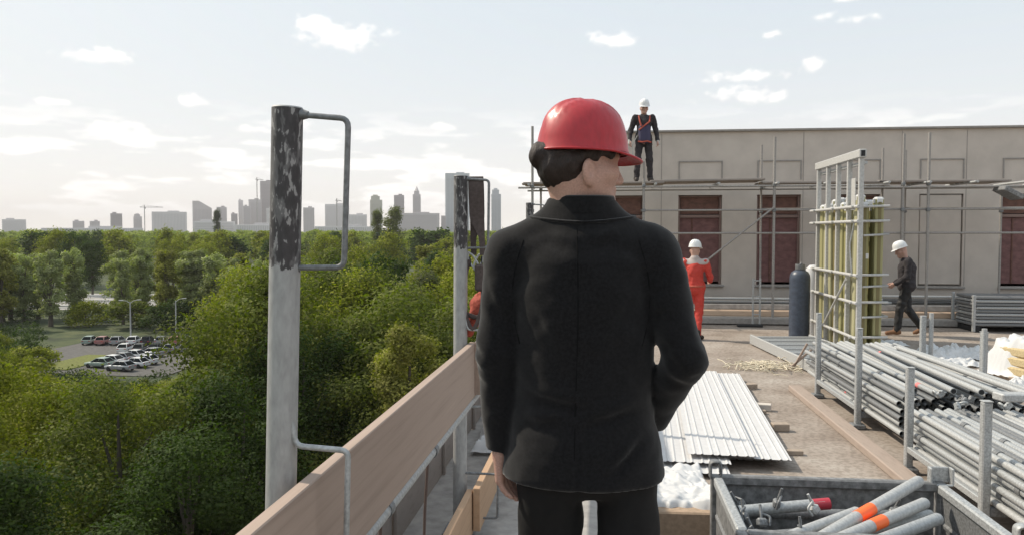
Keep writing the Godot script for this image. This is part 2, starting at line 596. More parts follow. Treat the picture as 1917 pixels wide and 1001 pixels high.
func sky_texture() -> ImageTexture:
	var sun := Vector3(sin(deg_to_rad(SUN_AZ)) * cos(deg_to_rad(SUN_EL)), sin(deg_to_rad(SUN_EL)), -cos(deg_to_rad(SUN_AZ)) * cos(deg_to_rad(SUN_EL)))
	var w := 1024
	var hh := 512
	var im := Image.create(w, hh, false, Image.FORMAT_RGB8)
	im.fill(Color(0.60, 0.57, 0.53))
	for y in hh / 2 + 2:
		var el := PI / 2 - (y + 0.5) / hh * PI
		var s := maxf(0.0, sin(el))
		var t := 1.0 - exp(-s * 5.2)
		for x in w:
			var az := (x + 0.5) / w * TAU - PI
			var d := Vector3(sin(az) * cos(el), sin(el), -cos(az) * cos(el))
			var g := maxf(0.0, d.dot(sun))
			var c := Color(0.925, 0.900, 0.866).lerp(Color(0.705, 0.760, 0.808), t)
			var glow := pow(g, 3.0) * 0.6 + pow(g, 30.0) * 0.3
			c = c.lerp(Color(1.0, 0.972, 0.925).lerp(Color(0.985, 0.978, 0.962), t), clampf(glow, 0.0, 1.0))
			im.set_pixel(x, y, c)
	im.resize(4096, 2048, Image.INTERPOLATE_CUBIC)
	# layered white cloud low over the horizon, all the way round
	var no := FastNoiseLite.new()
	no.seed = 21
	no.frequency = 1.0
	no.fractal_octaves = 5
	no.fractal_gain = 0.55
	var f := 4096.0 / TAU
	for y in range(900, 1022):
		var el := PI / 2 - (y + 0.5) / 2048.0 * PI
		var e := rad_to_deg(el)
		for x in 4096:
			var az := (x + 0.5) / f - PI
			var p := Vector3(sin(az) * 7.0, e * 0.62, cos(az) * 7.0)
			var k := no.get_noise_3dv(p) + 0.35 * no.get_noise_3dv(p * Vector3(0.4, 1.3, 0.4) + Vector3(9, 0, 0))
			var band := smoothstep(9.5, 4.5, e) * smoothstep(0.2, 2.2, e)
			var t := smoothstep(-0.02, 0.30, k) * band * 0.85
			if t > 0.002:
				var c := Color(0.99, 0.98, 0.965).lerp(Color(0.90, 0.885, 0.875), smoothstep(0.15, 0.65, k) * 0.7)
				im.set_pixel(x, y, im.get_pixel(x, y).lerp(c, t))
	# fair-weather puffs: [azimuth, elevation, half width, half height] in degrees, then the same kind scattered round the sky
	var puffs := [[-18.8, 13.2, 3.3, 1.25], [-20.1, 13.9, 1.5, 0.95], [-33.8, 11.0, 2.6, 0.6], [-28.3, 8.6, 1.4, 0.5], [0.6, 13.2, 2.1, 0.65], [9.1, 10.5, 2.9, 0.6], [9.3, 9.2, 2.6, 0.85], [13.7, 11.1, 1.0, 0.75],
		[11.6, 13.1, 0.9, 0.45], [14.2, 13.9, 1.1, 0.5], [16.5, 13.6, 1.6, 0.5], [16.3, 14.9, 1.0, 0.3], [19.5, 16.3, 3.6, 0.5], [22.7, 15.7, 3.2, 0.4], [-35.1, 16.3, 1.9, 0.45], [-30.3, 16.2, 0.8, 0.5], [-4.0, 16.7, 1.6, 0.4],
		[-10.9, 7.4, 1.2, 0.4], [-24.3, 7.0, 1.7, 0.4], [-21.1, 7.4, 1.2, 0.5], [-32.5, 6.6, 1.6, 0.5], [-39.8, 9.0, 1.2, 0.6], [-36.3, 8.0, 1.0, 0.3]]
	rn.seed = 77
	for i in 70:
		var az := rn.randf_range(38.0, 318.0)
		puffs.append([az if az < 180.0 else az - 360.0, rn.randf_range(6.0, 40.0), rn.randf_range(0.9, 3.6), rn.randf_range(0.35, 1.2)])
	no.frequency = 0.85
	no.fractal_octaves = 5
	for pf in puffs:
		var cx: float = (deg_to_rad(pf[0]) + PI) * f
		var cy: float = (PI / 2 - deg_to_rad(pf[1])) * f
		var rx: float = deg_to_rad(pf[2]) / cos(deg_to_rad(pf[1])) * f
		var ry: float = deg_to_rad(pf[3]) * f
		for y in range(int(cy - ry * 1.7), int(cy + ry * 1.5)):
			for x in range(int(cx - rx * 1.5), int(cx + rx * 1.5)):
				var q := Vector2((x - cx) / rx, (y - cy) / ry)
				if q.y > 0.0:
					q.y *= 1.5        # flat feet
				var n := no.get_noise_3d(x / 26.0, y / 15.0, float(pf[2]) * 7.0)
				var fine := no.get_noise_3d(x / 7.0, y / 5.0, 40.0)
				var t := smoothstep(0.0, 0.75, 1.0 - q.length() + 1.15 * n + 0.25 * fine)
				if t > 0.004:
					var xx := posmod(x, 4096)
					var c := Color(0.985, 0.972, 0.955).lerp(Color(0.875, 0.872, 0.872), clampf(0.35 + q.y * 0.5 - n * 0.5, 0.0, 0.8))
					im.set_pixel(xx, y, im.get_pixel(xx, y).lerp(c, t * 0.85))
	return ImageTexture.create_from_image(im)

# ---------------------------------------------------------------- trees
var crowns := {}

# a crown one unit high (foot of the trunk at 0): clumps of small folded leaves on a lobed outline
func make_crown(kind: String, sd: int, leaves: int, leaf: float) -> Array:
	rn.seed = sd
	var cl: Array = []   # [centre, radius, tone]
	var half := Vector3(0.30, 0.40, 0.30)
	var mid := Vector3(0, 0.56, 0)
	var count := 60
	if kind == "oval":
		half = Vector3(0.125, 0.42, 0.125); mid = Vector3(0, 0.56, 0); count = 44
	elif kind == "poplar":
		half = Vector3(0.14, 0.47, 0.14); mid = Vector3(0, 0.52, 0); count = 46
	elif kind == "bush":
		half = Vector3(0.62, 0.46, 0.62); mid = Vector3(0, 0.46, 0); count = 26
	for i in count:
		var y := rn.randf_range(-0.9, 0.96)
		var a := rn.randf() * TAU
		var r := sqrt(maxf(0.0, 1.0 - y * y)) * rn.randf_range(0.35, 1.0)
		if kind == "poplar":
			r = clampf(1.0 - y, 0.0, 1.0) ** 0.75 * minf(1.0, (y + 1.1) * 2.0) * rn.randf_range(0.3, 0.9)
		var p := mid + Vector3(cos(a) * r * half.x, y * half.y, sin(a) * r * half.z)
		cl.append([p, rn.randf_range(0.55, 1.0) * half.x * {"round": 0.5, "oval": 0.7, "poplar": 0.8, "bush": 0.45}[kind], rn.randf_range(0.72, 1.3)])
	var V := PackedVector3Array()
	var N := PackedVector3Array()
	var C := PackedColorArray()
	var I := PackedInt32Array()
	for i in leaves:
		var k: Array = cl[i % cl.size()]
		var d := Vector3(rn.randfn(), rn.randfn() * 0.9 + 0.25, rn.randfn()).normalized()
		var p: Vector3 = k[0] + d * k[1] * (rn.randf() ** 0.4) * rn.randf_range(0.75, 1.12)
		var nn := (d * 0.8 + Vector3(rn.randfn(), rn.randfn() + 0.5, rn.randfn()) * 0.55).normalized()
		var t := nn.cross(Vector3(rn.randfn(), rn.randfn(), rn.randfn())).normalized()
		var b := nn.cross(t)
		var s := leaf * rn.randf_range(0.6, 1.3)
		var tone: float = k[2] * rn.randf_range(0.86, 1.14)
		var col := (Color(0.38, 0.39, 0.20).lerp(Color(0.30, 0.33, 0.15), rn.randf()) if kind == "oval" else Color(0.345, 0.370, 0.080).lerp(Color(0.225, 0.275, 0.068), rn.randf())) * tone
		var at := V.size()
		# a leaf spray: two triangles folded along the midrib
		var q := [p - t * s, p + b * s * 0.55 - nn * s * 0.2, p + t * s, p - b * s * 0.55 - nn * s * 0.2]
		for e in 4:
			V.append(q[e]); C.append(col)
		var n1 := ((q[2] - q[0]) as Vector3).cross(q[1] - q[0]).normalized()
		var n2 := ((q[3] - q[0]) as Vector3).cross(q[2] - q[0]).normalized()
		if n1.dot(nn) < 0.0:
			n1 = -n1; n2 = -n2
			I.append_array([at, at + 2, at + 1, at, at + 3, at + 2])
		else:
			I.append_array([at, at + 1, at + 2, at, at + 2, at + 3])
		var soft := d * 0.9
		if soft.dot(n1 + n2) < 0.0: soft = Vector3.ZERO
		N.append((n1 + n2 + soft).normalized()); N.append((n1 + soft * 0.5).normalized()); N.append((n1 + n2 + soft).normalized()); N.append((n2 + soft * 0.5).normalized())
	# winding: front faces run clockwise about the normal
	for j in range(0, I.size(), 3):
		var g := (V[I[j + 2]] - V[I[j]]).cross(V[I[j + 1]] - V[I[j]])
		if g.dot(N[I[j]]) < 0.0:
			var x := I[j + 1]
			I[j + 1] = I[j + 2]; I[j + 2] = x
	var arr := []
	arr.resize(Mesh.ARRAY_MAX)
	arr[Mesh.ARRAY_VERTEX] = V; arr[Mesh.ARRAY_NORMAL] = N; arr[Mesh.ARRAY_COLOR] = C; arr[Mesh.ARRAY_INDEX] = I
	var m := ArrayMesh.new()
	m.add_surface_from_arrays(Mesh.PRIMITIVE_TRIANGLES, arr)
	# trunk and limbs reaching into the clumps
	var tr := MB.new()
	var top := mid.y + half.y * (0.75 if kind != "bush" else 0.2)
	var wob := Vector3(rn.randfn(), 0, rn.randfn()) * 0.008
	tr.tube([Vector3(0, -0.03, 0), Vector3(0, 0.02, 0), Vector3(wob.x, 0.2, wob.z), Vector3(-wob.x, top * 0.6, wob.z), Vector3(wob.x, top, 0)], [0.034, 0.024, 0.018, 0.011, 0.003], 7)
	for i in range(0, mini(12, cl.size())):
		var e: Vector3 = cl[i][0]
		var y0 := clampf(e.y * 0.55, 0.12, top * 0.8)
		tr.tube([Vector3(0, y0, 0), Vector3(e.x * 0.4, lerpf(y0, e.y, 0.4), e.z * 0.4), Vector3(e.x * 0.75, lerpf(y0, e.y, 0.75), e.z * 0.75)], [0.009, 0.006, 0.003], 5)
	return [m, tr.mesh()]

func tree(called: String, kind: String, label: String, az: float, dist: float, height: float, tint: int, group := "", wide := 1.0) -> Node3D:
	var a := deg_to_rad(az)
	var at := Vector3(sin(a) * dist / cos(a), -15.55, -dist)
	var near := "near" if dist < 72.0 else "mid" if dist < 260.0 or kind == "poplar" else "far"
	var sd := (int(absf(az) * 13.0) + int(dist)) % 3
	var key := "%s_%s_%d" % [kind, near, sd]
	if not crowns.has(key):
		var cnt: int = {"near": 30000, "mid": 9000, "far": 2200}[near]
		var lf: float = {"near": 0.0082, "mid": 0.0155, "far": 0.031}[near]
		if kind == "poplar": lf *= 0.72
		if kind == "oval": lf *= 0.82
		if kind == "bush": lf *= 2.4; cnt = cnt / 3
		crowns[key] = make_crown(kind, 100 + sd * 17 + kind.hash() % 50, cnt, lf)
	var t := thing(called, label, "tree" if kind != "bush" else "shrub", at, fmod(az * 91.7 + dist * 3.1, TAU), group)
	t.scale = Vector3(height * wide, height, height * wide)
	obj("trunk", crowns[key][1], mt.bark, t)
	obj("crown", crowns[key][0], mt.leaf[tint], t)
	return t

# ---------------------------------------------------------------- people
func frame_of(fwd: Vector3, up := Vector3.UP) -> Basis:
	var r := fwd.cross(up).normalized()
	var u := r.cross(fwd).normalized()
	return Basis(r, u, -fwd.normalized())   # x right, y up, z back

# a hand: palm and five bent fingers, from the wrist along d, palm facing p, thumb on the side th
func hand(mb: MB, wrist: Vector3, d: Vector3, p: Vector3, th: Vector3, size: float, cell: float, curl: float) -> void:
	d = d.normalized()
	th = (th - d * th.dot(d)).normalized()
	p = (p - d * p.dot(d) - th * p.dot(th)).normalized()
	var e := Vector3(0.12, 0.12, 0.12) * size / 0.19 + Vector3(0.04, 0.04, 0.04)
	var mid := wrist + d * size * 0.5
	var f := Field.new(mid - e, mid + e, cell)
	var s := size / 0.19
	f.cap(wrist - d * 0.03 * s, wrist + d * 0.02 * s, 0.026 * s, 0.027 * s, 0.012)
	for k in 4:
		var o := (1.5 - k) * 0.0195 * s
		f.cap(wrist + d * 0.02 * s + th * o * 0.6, wrist + d * 0.088 * s + th * o, 0.017 * s, 0.0125 * s, 0.012)
	var ln := [0.072, 0.080, 0.074, 0.058]
	for k in 4:
		var o := (1.5 - k) * 0.0205 * s
		var a := wrist + d * 0.086 * s + th * o
		var dir := d
		var c := curl * (1.0 + 0.18 * k)
		for j in 3:
			dir = (dir * cos(c) + p * sin(c)).normalized()
			var b: Vector3 = a + dir * ln[k] * s * [0.45, 0.31, 0.24][j]
			f.cap(a, b, (0.0098 - j * 0.0009) * s, (0.0092 - j * 0.001) * s, 0.003)
			a = b
	var t0 := wrist + d * 0.024 * s + th * 0.024 * s
	var t1 := t0 + (d * 0.75 + th * 0.55 + p * 0.35).normalized() * 0.042 * s
	var t2 := t1 + (d * 0.95 + th * 0.2 + p * 0.4).normalized() * 0.033 * s
	f.cap(t0, t1, 0.0145 * s, 0.0115 * s, 0.01)
	f.cap(t1, t2, 0.011 * s, 0.0088 * s, 0.004)
	f.cap(t2, t2 + (d + p * 0.5).normalized() * 0.024 * s, 0.0095 * s, 0.008 * s, 0.004)
	f.net(mb)

# head and neck about the skull's centre c, looking along b's -z
func head(mb: MB, c: Vector3, b: Basis, neck: Vector3, cell: float) -> void:
	var f := Field.new(c - Vector3(0.16, 0.27, 0.16), c + Vector3(0.16, 0.15, 0.16), cell)
	var F := -b.z
	var U := b.y
	var R := b.x
	f.ell(c - F * 0.005, Vector3(0.075, 0.108, 0.097), b, 0.02)
	f.ell(c + F * 0.038 - U * 0.045, Vector3(0.06, 0.085, 0.06), b, 0.03)
	for s in [-1.0, 1.0]:
		f.cap(c - U * 0.06 + R * 0.052 * s + F * 0.005, c + F * 0.07 - U * 0.112 + R * 0.018 * s, 0.022, 0.02, 0.035)
		f.cap(c + F * 0.068 - U * 0.03 + R * 0.045 * s, c + F * 0.05 - U * 0.035 + R * 0.058 * s, 0.02, 0.016, 0.03)
		f.cap(c + F * 0.09 + U * 0.012 + R * 0.012 * s, c + F * 0.078 + U * 0.012 + R * 0.045 * s, 0.013, 0.012, 0.02)
	f.cap(c + F * 0.07 - U * 0.105, c + F * 0.084 - U * 0.108, 0.022, 0.018, 0.03)
	for s in [-1.0, 1.0]:
		f.ell(c + F * 0.094 - U * 0.008 + R * 0.032 * s, Vector3(0.017, 0.011, 0.014), b, 0.014, true)
	f.cap(c + F * 0.093 - U * 0.002, c + F * 0.117 - U * 0.045, 0.009, 0.013, 0.012)
	for s in [-1.0, 1.0]:
		f.cap(c + F * 0.103 - U * 0.05 + R * 0.012 * s, c + F * 0.106 - U * 0.05 + R * 0.012 * s, 0.009, 0.008, 0.008)
	f.cap(c + F * 0.094 - U * 0.07 - R * 0.02, c + F * 0.094 - U * 0.07 + R * 0.02, 0.007, 0.007, 0.008)
	f.cap(c + F * 0.092 - U * 0.081 - R * 0.016, c + F * 0.092 - U * 0.081 + R * 0.016, 0.008, 0.008, 0.008)
	f.cap(neck, c - U * 0.07 - F * 0.022, 0.064, 0.058, 0.035)
	for s in [-1.0, 1.0]:
		var eb := b * Basis(Vector3.UP, 0.35 * s) * Basis(Vector3.RIGHT, 0.15)
		f.ell(c + R * 0.082 * s - F * 0.010 - U * 0.040, Vector3(0.011, 0.036, 0.022), eb, 0.006)
		f.ell(c + R * 0.093 * s - F * 0.007 - U * 0.034, Vector3(0.006, 0.018, 0.011), eb, 0.006, true)
		f.cap(c + R * 0.076 * s - F * 0.002 - U * 0.068, c + R * 0.08 * s - F * 0.002 - U * 0.062, 0.008, 0.008, 0.006)
	f.net(mb)

# safety helmet in its own axes: rim at y = 0, peak towards -z
func helmet_shell() -> ArrayMesh:
	var mb := MB.new()
	for inner in [false, true]:
		var rows: Array = []
		for j in 15:
			var e := j / 14.0 * PI / 2
			var row := PackedVector3Array()
			for k in 56:
				var a := TAU * k / 56
				var ce := cos(e) ** 0.72
				var p := Vector3(sin(a) * 0.113 * ce, sin(e) * 0.138, -cos(a) * 0.132 * ce)
				var rib := 0.0
				if e > 0.35:
					rib = 0.0045 * smoothstep(0.0215, 0.0165, absf(p.x)) + 0.003 * smoothstep(0.006, 0.003, absf(absf(p.x) - 0.045)) * smoothstep(0.35, 0.8, e)
				var d := p.normalized()
				p += d * (rib * smoothstep(0.3, 0.7, e))
				if j == 0: p += Vector3(d.x, 0, d.z) * 0.004
				if inner: p *= 0.975
				row.append(p)
			rows.append(row)
		mb.grid(rows, true, not inner, Vector3.ZERO)
	# rim lip and peak
	for side in [0.0, -0.004]:
		var rows: Array = []
		for j in 5:
			var t := j / 4.0
			var row := PackedVector3Array()
			for k in 56:
				var a := TAU * k / 56
				var peak := smoothstep(0.25, 0.92, cos(a))
				var out := 0.004 + 0.037 * peak
				var r := Vector3(sin(a) * 0.113, 0, -cos(a) * 0.132)
				var o := Vector3(sin(a) * 0.55, 0, -cos(a)).normalized() if peak > 0.0 else r.normalized()
				o = r.normalized().lerp(o, peak)
				row.append(r + o * out * t + Vector3(0, side - 0.010 * peak * t - 0.008 * peak * t * t, 0))
			rows.append(row)
		mb.grid(rows, true, true, Vector3.UP if side == 0.0 else Vector3.DOWN)
	var lip := []
	for k in 57:
		var a := TAU * k / 56
		var peak := smoothstep(0.25, 0.92, cos(a))
		var r := Vector3(sin(a) * 0.113, 0, -cos(a) * 0.132)
		var o := r.normalized().lerp(Vector3(sin(a) * 0.55, 0, -cos(a)).normalized(), peak)
		lip.append(r + o * (0.004 + 0.037 * peak) + Vector3(0, -0.002 - 0.018 * peak, 0))
	mb.tube(lip, 0.0035, 6, false)
	return mb.mesh()

# j: joints; the clothes follow the same bones with more room
func build_body(j: Dictionary, look: Basis, curl: float, cell: float, head_cell: float, hand_cell: float, fat := 1.0) -> ArrayMesh:
	var mb := MB.new()
	var f := Field.new(Vector3(-0.6, -0.02, -0.6), Vector3(0.6, 1.66, 0.6), cell)
	f.cap(j.pelvis, j.chest, 0.12 * fat, 0.125 * fat, 0.05)
	f.cap(j.chest, j.neck, 0.12 * fat, 0.06, 0.05 * fat)
	for s in ["l", "r"]:
		f.cap(j.chest + Vector3(0, 0.08, 0), j["sh_" + s], 0.07 * fat, 0.055 * fat, 0.05 * fat)
		f.cap(j["sh_" + s], j["el_" + s], 0.048, 0.038, 0.03)
		f.cap(j["el_" + s], j["wr_" + s], 0.038, 0.026, 0.02)
		f.cap(j["hip_" + s], j["kn_" + s], 0.075, 0.05, 0.05)
		f.cap(j["kn_" + s], j["an_" + s], 0.05, 0.035, 0.03)
		f.cap(j["an_" + s], j["toe_" + s], 0.035, 0.03, 0.02)
	f.net(mb)
	head(mb, j.head, look, j.neck + Vector3(0, -0.05, 0), head_cell)
	for s in ["l", "r"]:
		var d: Vector3 = j["wr_" + s] - j["el_" + s]
		if j.has("hd_" + s): d = j["hd_" + s]
		var sg := 1.0 if s == "l" else -1.0
		hand(mb, j["wr_" + s], d, j.get("palm_" + s, Vector3(sg, 0, 0.2)), j.get("thumb_" + s, Vector3(0.1 * sg, 0, -1)), 0.185, hand_cell, curl)
	return mb.mesh()

func make_jacket(j: Dictionary, hem: float, cell: float, fat: float, no: FastNoiseLite) -> Field:
	var f := Field.new(Vector3(-0.5, hem - 0.03, -0.45), Vector3(0.5, 1.66, 0.45), cell)
	f.cap(j.pelvis, j.chest, 0.150 * fat, 0.152 * fat, 0.05)
	f.cap(j.pelvis + Vector3(-0.05, 0, 0), j.pelvis + Vector3(0.05, 0, 0), 0.14 * fat, 0.14 * fat, 0.05)
	f.cap(j.chest, j.neck + Vector3(0, -0.02, 0), 0.14 * fat, 0.072, 0.06)
	for s in ["l", "r"]:
		f.cap(j.chest + Vector3(0, 0.06, 0), j["sh_" + s], 0.095, 0.072 * fat, 0.06)
		f.cap(j["sh_" + s], j["el_" + s], 0.068 * fat, 0.056 * fat, 0.03)
		f.cap(j["el_" + s], j["wr_" + s], 0.056 * fat, 0.043 * fat, 0.025, true)
	f.cut_below(hem)
	f.wrinkle(no, 0.016)
	return f

func make_trousers(j: Dictionary, top: float, cell: float, no: FastNoiseLite) -> Field:
	var f := Field.new(Vector3(-0.42, 0.0, -0.6), Vector3(0.42, top + 0.05, 0.6), cell)
	f.cap(j.pelvis + Vector3(-0.05, 0.06, 0), j.pelvis + Vector3(0.05, 0.06, 0), 0.125, 0.125, 0.05)
	for s in ["l", "r"]:
		f.cap(j["hip_" + s], j["kn_" + s], 0.095, 0.073, 0.05)
		f.cap(j["kn_" + s], j["an_" + s], 0.073, 0.062, 0.03, true)
	f.wrinkle(no, 0.018)
	return f

func boots(j: Dictionary, t: Node3D, m: Material, s_: float = 1.0) -> void:
	for s in ["l", "r"]:
		var f := Field.new(j["an_" + s] - Vector3(0.22, 0.12, 0.24), j["an_" + s] + Vector3(0.22, 0.14, 0.24), 0.014)
		var a: Vector3 = j["an_" + s]
		var b: Vector3 = j["toe_" + s]
		f.cap(a + Vector3(0, 0.07, 0), a, 0.056, 0.05, 0.02)
		f.cap(a + (a - b).normalized() * 0.04 + Vector3(0, -0.03, 0), a + Vector3(0, -0.02, 0), 0.042, 0.042, 0.03)
		f.cap(a + Vector3(0, -0.01, 0), b, 0.048, 0.04, 0.03)
		var mb := MB.new()
		f.net(mb)
		obj("boot", mb.mesh(), m, t)

func surf(f: Field) -> ArrayMesh:
	var mb := MB.new()
	f.net(mb)
	return mb.mesh()

func _ready() -> void:
	# camera
	var cam := Camera3D.new()
	cam.name = "camera"
	cam.fov = 36.9
	cam.near = 0.1
	cam.far = 16000.0
	cam.position = Vector3(0, 1.95, 0)
	cam.rotation_degrees = Vector3(-2.5, 6.5, 0)
	add_child(cam)
	cam.current = true
	# sky, exposure, air
	var env := Environment.new()
	env.background_mode = Environment.BG_SKY
	var sky := Sky.new()
	var pan := PanoramaSkyMaterial.new()
	pan.panorama = sky_texture()
	pan.energy_multiplier = 1.16
	sky.sky_material = pan
	env.sky = sky
	env.sky_rotation = Vector3(0, PI, 0)   # the panorama's seam lies behind the camera
	env.tonemap_mode = Environment.TONE_MAPPER_LINEAR
	env.tonemap_exposure = 1.2
	env.sdfgi_enabled = true
	env.ssao_enabled = true
	env.ssil_enabled = true
	env.fog_enabled = true
	env.fog_density = 0.00012
	env.fog_light_color = Color(0.93, 0.91, 0.91)
	var we := WorldEnvironment.new()
	we.name = "world_environment"
	we.environment = env
	add_child(we)
	# sun, high on the left ahead, veiled
	var sun := DirectionalLight3D.new()
	sun.name = "sun"
	sun.light_energy = 1.15
	sun.light_color = Color(1.0, 0.955, 0.88)
	sun.light_angular_distance = 1.0
	sun.shadow_enabled = true
	sun.rotation_degrees = Vector3(-SUN_EL, 180.0 - SUN_AZ, 0)
	add_child(sun)
	sun.look_at_from_position(Vector3.ZERO, -Vector3(sin(deg_to_rad(SUN_AZ)) * cos(deg_to_rad(SUN_EL)), sin(deg_to_rad(SUN_EL)), -cos(deg_to_rad(SUN_AZ)) * cos(deg_to_rad(SUN_EL))))

	make_materials()
	setting()
	skyline()
	car_park()
	woods()
	far_building()
	scaffold()
	guard_rail()
	roof_goods()
	pipe_racks()
	frame_rack()
	bin_and_contents()
	workers()
	walking_man()

# ---------------------------------------------------------------- ground, roads, roof
func setting() -> void:
	var g := MB.new()
	g.quad(Vector3(-4500, 0, 800), Vector3(4500, 0, 800), Vector3(4500, 0, -5200), Vector3(-4500, 0, -5200), Vector3.UP)
	tag(obj("ground", g.mesh(), mt.ground, null, Vector3(0, -15.55, 0)), "", "", "", "structure")
	# the motorway beyond the car park
	var r := Vector3(-75, -15.5, -191)
	tag(obj("motorway", bx(Vector3(420, 0.06, 46)), mt.pale_road, null, r), "", "", "", "structure")
	for k in 3:
		var t := thing("crash_barrier", ["pale steel crash barrier along the near side of the motorway", "pale steel crash barrier down the middle of the motorway", "pale steel crash barrier along the far side of the motorway"][k], "barrier", r + Vector3(0, 0, 22.0 - k * 15.0))
		obj("rail", bx(Vector3(420, 0.4, 0.1), 0.04, Vector3(0, 0.75, 0)), mt.rail, t)
		obj("rail", bx(Vector3(420, 0.14, 0.1), 0.04, Vector3(0, 0.35, 0)), mt.rail, t)
		var mb := MB.new()
		for i in 100:
			mb.box(Vector3(-208 + i * 4.2, 0.4, -0.08), Vector3(0.12, 0.8, 0.12))
		tag(obj("posts", mb.mesh(), mt.galv_dark, t), "", "", "", "stuff")
	# the roof that is being worked on, with the storeys under it
	tag(obj("roof_deck", bx(Vector3(30, 0.35, 42), 0.01, Vector3(13.85, -0.175, -13)), mt.deck), "", "", "", "structure")
	tag(obj("lower_storeys", bx(Vector3(29.8, 15.1, 41.8), 0.0, Vector3(13.85, -7.95, -13)), mt.wall), "", "", "", "structure")
	tag(obj("walkway", bx(Vector3(1.4, 0.39, 13.0), 0.01, Vector3(-0.45, 0.2, -3.0)), mt.grey_floor), "", "", "", "structure")
	# upstand along the roof's edge
	var u := thing("edge_upstand", "grey-brown boarded upstand along the roof edge under the guard rail", "upstand", Vector3(-1.04, 0.4, 0))
	for i in 9:
		obj("panel", bx(Vector3(0.03, 0.64 + 0.012 * (i % 3), 1.19), 0.003, Vector3(0.004 * (i % 2), 0.325, 1.6 - i * 1.2)), mt.ply, u)
		obj("stud", bx(Vector3(0.02, 0.6, 0.03), 0.003, Vector3(0.031, 0.3, 1.0 - i * 1.2)), mt.ply, u)

# ---------------------------------------------------------------- city
func tower(label: String, called: String, az: float, w: float, top: float, dist: float, c: Color, shape := "box", depth := 0.0) -> void:
	# az: bearing of its middle, w: width in degrees, top: elevation of its top in degrees
	var a := deg_to_rad(az)
	var width := dist / cos(a) * tan(deg_to_rad(w))
	var hgt := dist / cos(a) * tan(deg_to_rad(top)) + 17.5
	var dp := width * 0.7 if depth == 0.0 else depth
	var t := thing(called, label, "building", Vector3(dist * tan(a), -15.55, -dist), -a)
	var m := M(c, 0.8)
	var g := M(c * 0.78, 0.5)
	var mb := MB.new()
	if shape == "slant":
		var h2 := hgt * 0.8
		var p := [Vector3(-width / 2, 0, 0), Vector3(width / 2, 0, 0), Vector3(width / 2, h2, 0), Vector3(-width / 6, hgt, 0), Vector3(-width / 2, hgt, 0)]
		for s in [0.5, -0.5]:
			for k in range(1, 4):
				mb.tri(p[0] + Vector3(0, 0, dp * s), p[k] + Vector3(0, 0, dp * s), p[k + 1] + Vector3(0, 0, dp * s), Vector3(0, 0, s * 2))
		for k in 5:
			var q: Vector3 = p[(k + 1) % 5]
			var nn := Vector3((q - p[k]).y, -(q - p[k]).x, 0).normalized()
			mb.quad(p[k] + Vector3(0, 0, dp / 2), q + Vector3(0, 0, dp / 2), q - Vector3(0, 0, dp / 2), p[k] - Vector3(0, 0, dp / 2), nn)
	elif shape == "spire":
		mb.box(Vector3(0, hgt * 0.42, 0), Vector3(width, hgt * 0.84, dp), 0.5)
		mb.box(Vector3(0, hgt * 0.87, 0), Vector3(width * 0.66, hgt * 0.08, dp * 0.66), 0.5)
		mb.lathe([Vector2(width * 0.36, hgt * 0.9), Vector2(width * 0.2, hgt * 0.95), Vector2(width * 0.03, hgt), Vector2(0, hgt)], 4, Vector3.ZERO, Basis(Vector3.UP, PI / 4))
	elif shape == "step":
		mb.box(Vector3(0, hgt * 0.44, 0), Vector3(width, hgt * 0.88, dp), 0.5)
		mb.box(Vector3(-width * 0.06, hgt * 0.92, 0), Vector3(width * 0.72, hgt * 0.1, dp * 0.8), 0.5)
		mb.box(Vector3(-width * 0.06, hgt * 0.98, 0), Vector3(width * 0.4, hgt * 0.04, dp * 0.5), 0.5)
	else:
		mb.box(Vector3(0, hgt / 2, 0), Vector3(width, hgt, dp), 0.4)
	obj("wall", mb.mesh(), m, t)
	# bands of glass set a little proud of the walls, one to a storey
	var gl := MB.new()
	var usable := hgt * (0.8 if shape != "box" else 0.96)
	var st := maxf(3.4, usable / 40.0)
	var y := 4.0
	var hh := (int(absf(az) * 77.0)) % 3
	if hh < 2:
		while y < usable - 2.0:
			gl.box(Vector3(0, y, dp / 2 + 0.05), Vector3(width * 0.9, st * 0.45, 0.3))
			gl.box(Vector3(width / 2 + 0.05, y, 0), Vector3(0.3, st * 0.45, dp * 0.86))
			y += st
	else:
		var n := maxi(3, int(width / 4.5))
		for i in n:
			gl.box(Vector3(-width * 0.45 + (i + 0.5) * width * 0.9 / n, usable * 0.5, dp / 2 + 0.05), Vector3(width * 0.4 / n, usable * 0.92, 0.3))
	tag(obj("window_bands", gl.mesh(), g, t), "", "", "", "stuff")
	if shape == "box" and width > 14.0:
		obj("roof_plant", bx(Vector3(width * 0.34, 5.0, dp * 0.4), 0.2, Vector3(width * (0.12 if hh else -0.16), hgt + 1.5, 0)), g, t)

func tower_crane(label: String, az: float, top: float, dist: float, jib: float, turn: float) -> void:
	var a := deg_to_rad(az)
	var h := dist / cos(a) * tan(deg_to_rad(top)) + 17.5
	var t := thing("tower_crane", label, "crane", Vector3(dist * tan(a), -15.55, -dist), turn)
	obj("mast", bx(Vector3(2.0, h, 2.0), 0.1, Vector3(0, h / 2, 0)), mt.scaf, t)
	obj("jib", bx(Vector3(jib, 1.7, 1.4), 0.1, Vector3(jib * 0.3, h - 6.0, 0)), mt.scaf, t)
	obj("cab", bx(Vector3(3, 3, 2.4), 0.2, Vector3(2, h - 9.0, 0)), mt.galv_dark, t)
	obj("tie", tb([Vector3(jib * 0.7, h - 5.6, 0), Vector3(0, h, 0), Vector3(-jib * 0.2, h - 5.6, 0)], 0.3, 5), mt.scaf, t)

